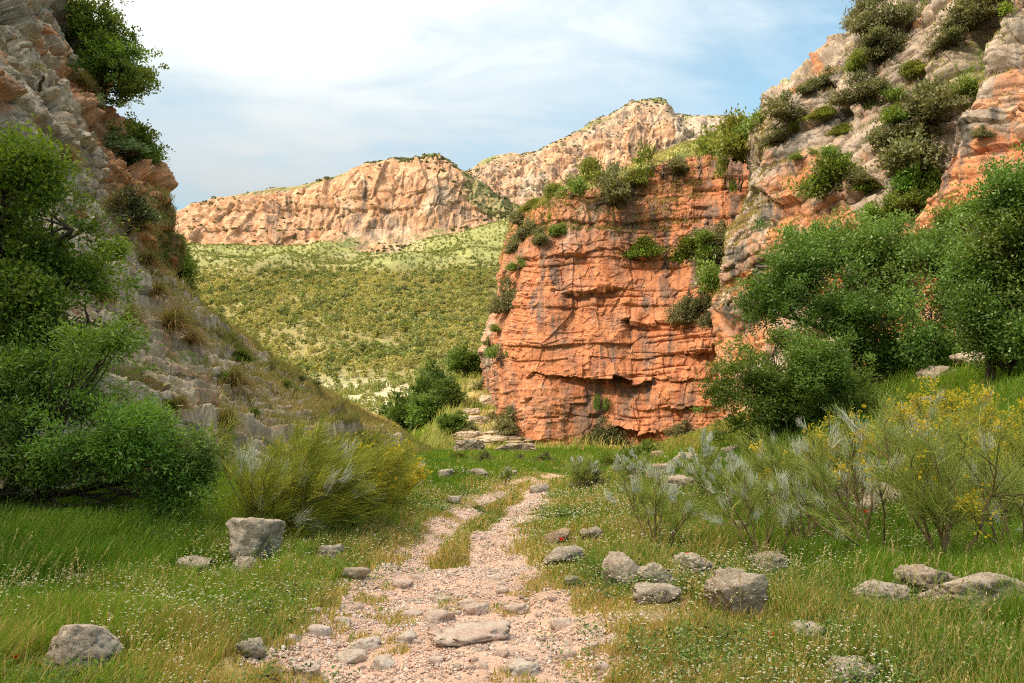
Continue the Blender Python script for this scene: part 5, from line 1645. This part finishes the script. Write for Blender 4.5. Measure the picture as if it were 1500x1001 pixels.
c[far] = c[far] * 0.5 + 0.5 * np.array((0.36, 0.29, 0.10))
c = c * rng.uniform(0.75, 1.25, (n, 1))
ang = rng.uniform(-0.9, 0.9, n)
side = np.stack([np.cos(ang), np.sin(ang), np.zeros(n)], 1)
V, Fq, cc = ribbons(T, np.stack([wd, wd * 0.8, wd * 0.25], 1), c, side)
o = mk('meadow_grass', V, Fq, M_grass, {'col': cc})
tag(o, 'tall meadow grass, green with straw coloured patches, on both sides of the track', 'grass', None, 'stuff')

# broad-leaved weeds and small flowers
n = 22000
y = np.exp(rng.uniform(np.log(3.6), np.log(18), n))
x = rng.uniform(-0.72, 0.72, n) * y
p = np.stack([x, y, np.zeros(n)], 1)
ip = inside_path(x, y)
k = (fbm(p * 0.9, 3, 231) > 0.02) & ((ip > 0.1) | ((ip > -0.5) & (rng.uniform(0, 1, n) < 0.12))) & (x > np.interp(y, _fy, _fx))
x, y = x[k], y[k]
n = len(x)
q = 12
ci = np.repeat(np.arange(n), q)
hh_ = rng.uniform(0.05, 0.22, n)
C = np.stack([x[ci] + rng.normal(0, 0.035, n * q), y[ci] + rng.normal(0, 0.035, n * q), zg(x, y)[ci] + hh_[ci] * rng.uniform(0.1, 1, n * q)], 1)
A = unit(rng.normal(0, 1, C.shape) * np.array((1, 1, 0.4)) + np.array((0, 0, 0.3)))
c = (np.array((0.085, 0.18, 0.025)) * (1 - rng.uniform(0, 1, (n, 1))) + np.array((0.17, 0.25, 0.06)) * rng.uniform(0, 1, (n, 1)))[ci] * rng.uniform(0.8, 1.2, (n * q, 1))
sz = (0.022 + 0.0016 * y)[ci]
V, Fq, cc = leaf_quads(C, A, unit(rng.normal(0, 0.5, C.shape) + np.array((0, 0, 1))), sz * rng.uniform(0.7, 1.4, n * q), sz * 0.45, c)
o = mk('weeds', V, Fq, M_leaf, {'col': cc})
tag(o, 'small broad leaved weeds among the meadow grass', 'weeds', None, 'stuff')

n = 42000
y = np.exp(rng.uniform(np.log(3.6), np.log(24), n))
x = rng.uniform(-0.72, 0.72, n) * y
p = np.stack([x, y, np.zeros(n)], 1)
ip = inside_path(x, y)
k = (fbm(p * 0.7, 3, 241) + 0.25 * sstep(1.2, 0.2, ip) > 0.06) & (ip > 0.08) & (x > np.interp(y, _fy, _fx) + 0.6)
x, y, ip = x[k], y[k], ip[k]
n = len(x)
hh_ = (0.10 + 0.16 * sstep(0, 1.3, ip)) * rng.uniform(0.6, 1.35, n)
C0 = np.stack([x, y, zg(x, y) + hh_], 1)
C = np.repeat(C0, 3, 0)
a = np.tile(np.array((0, 2.1, 4.2)), n) + np.repeat(rng.uniform(0, 6, n), 3)
A = np.stack([np.cos(a), np.sin(a), np.full(len(a), 0.25)], 1)
A += np.repeat(rng.normal(0, 0.4, (n, 3)), 3, 0)
u = rng.uniform(0, 1, n)
c = np.where((u < 0.62)[:, None], np.array((0.78, 0.76, 0.66)), np.where((u < 0.95)[:, None], np.array((0.66, 0.60, 0.28)), np.array((0.60, 0.46, 0.05))))
sz = np.repeat((0.0058 + 0.0008 * y) * rng.uniform(0.6, 1.3, n), 3)
V, Fq, cc = leaf_quads(C, A, unit(np.repeat(rng.normal(0, 0.4, (n, 3)), 3, 0) + np.array((0, -0.5, 1))), sz, sz * 0.9, np.repeat(c, 3, 0))
o = mk('wildflower_undergrowth', V, Fq, M_leaf, {'col': cc})
tag(o, 'tiny white and cream wild flowers sprinkled through the meadow', 'wild flowers', None, 'stuff')

# loose gravel on the track
n = 70000
y = np.exp(rng.uniform(np.log(3.8), np.log(20), n))
c0 = np.interp(y, _py, _pc)
w0 = np.interp(y, _py, _pw)
x = c0 + rng.uniform(-1.5, 1.5, n) * w0
p = np.stack([x, y, np.zeros(n)], 1)
ip = inside_path(x, y)
k = (ip < 0.06 + 0.3 * rng.uniform(0, 1, n) ** 3) & (rng.uniform(0, 1, n) < 0.35 + 0.65 * sstep(-0.2, 0.4, fbm(p * 1.3, 3, 251)))
x, y = x[k], y[k]
n = len(x)
oc = np.array([(1, 0, 0), (0, 1, 0), (-1, 0, 0), (0, -1, 0), (0.1, 0.1, 1), (0, 0, -1)], float)
of = np.array([(0, 1, 4), (1, 2, 4), (2, 3, 4), (3, 0, 4), (1, 0, 5), (2, 1, 5), (3, 2, 5), (0, 3, 5)], np.int32)
sz = 0.006 + 0.042 * rng.beta(0.9, 6.0, n) + 0.0005 * y
a = rng.uniform(0, 6.3, n)
Vv = oc[None] * rng.uniform(0.6, 1.3, (n, 6, 1)) * np.array((1, 0.8, 0.55)) + rng.normal(0, 0.18, (n, 6, 3))
Vr = np.empty_like(Vv)
Vr[..., 0] = Vv[..., 0] * np.cos(a)[:, None] - Vv[..., 1] * np.sin(a)[:, None]
Vr[..., 1] = Vv[..., 0] * np.sin(a)[:, None] + Vv[..., 1] * np.cos(a)[:, None]
Vr[..., 2] = Vv[..., 2]
Vr = Vr * sz[:, None, None] + np.stack([x, y, zg(x, y) + 0.004], 1)[:, None]
Fq = (of[None] + (np.arange(n) * 6)[:, None, None]).reshape(-1, 3)
u = rng.uniform(0, 1, (n, 1))
c = np.array((0.60, 0.41, 0.31)) * (1 - u) + np.array((0.74, 0.62, 0.53)) * u
c = c * rng.uniform(0.7, 1.2, (n, 1))
o = mk('gravel', Vr.reshape(-1, 3), Fq, M_stone, {'col': np.repeat(c, 6, 0)})
tag(o, 'loose pinkish gravel scattered over the track', 'gravel', None, 'stuff')

# taller dry stalks with pale seed heads
n = 5200
y = np.exp(rng.uniform(np.log(3.8), np.log(20), n))
x = rng.uniform(-0.72, 0.72, n) * y
ip = inside_path(x, y)
p = np.stack([x, y, np.zeros(n)], 1)
k = (ip > 0.25) & (x > np.interp(y, _fy, _fx)) & (fbm(p * 0.8, 3, 261) > -0.05)
x, y = x[k], y[k]
n = len(x)
hg = rng.uniform(0.22, 0.50, n) * sstep(0.2, 1.5, ip[k])
b0 = np.stack([x, y, zg(x, y) - 0.02], 1)
lean = np.stack([rng.normal(0.25, 0.2, n) * hg, rng.normal(0, 0.18, n) * hg, hg], 1)
mid = b0 + lean * np.array((0.4, 0.4, 0.62))
tip = b0 + lean
T = np.stack([b0, mid, tip], 1)
w = 0.0016 + 0.0004 * y
c = np.where((rng.uniform(0, 1, n) < 0.6)[:, None], np.array((0.50, 0.42, 0.18)), np.array((0.22, 0.30, 0.07))) * rng.uniform(0.7, 1.2, (n, 1))
V1, F1, c1 = ribbons(T, np.stack([w, w, w * 0.7], 1), c, np.repeat(np.array([[1.0, 0.2, 0]]), n, 0))
dirn = unit(tip - mid)
tt_ = np.tile(np.linspace(-0.09, 0.02, 7), n)
Cq = np.repeat(tip, 7, 0) + np.repeat(dirn, 7, 0) * tt_[:, None]
A = np.repeat(dirn, 7, 0) + rng.normal(0, 0.45, Cq.shape)
V2, F2, c2 = leaf_quads(Cq, A, rng.normal(0, 1, Cq.shape), np.full(len(Cq), 0.026) * rng.uniform(0.6, 1.3, len(Cq)), np.repeat(0.006 + 0.0007 * y, 7), np.repeat(c * 1.15, 7, 0))
V = np.concatenate([V1, V2])
o = mk('seeding_grass', V, np.concatenate([F1, F2 + len(V1)]), M_grass, {'col': np.concatenate([c1, c2])})
tag(o, 'tall thin grass stalks with pale seed heads above the meadow', 'grass', None, 'stuff')
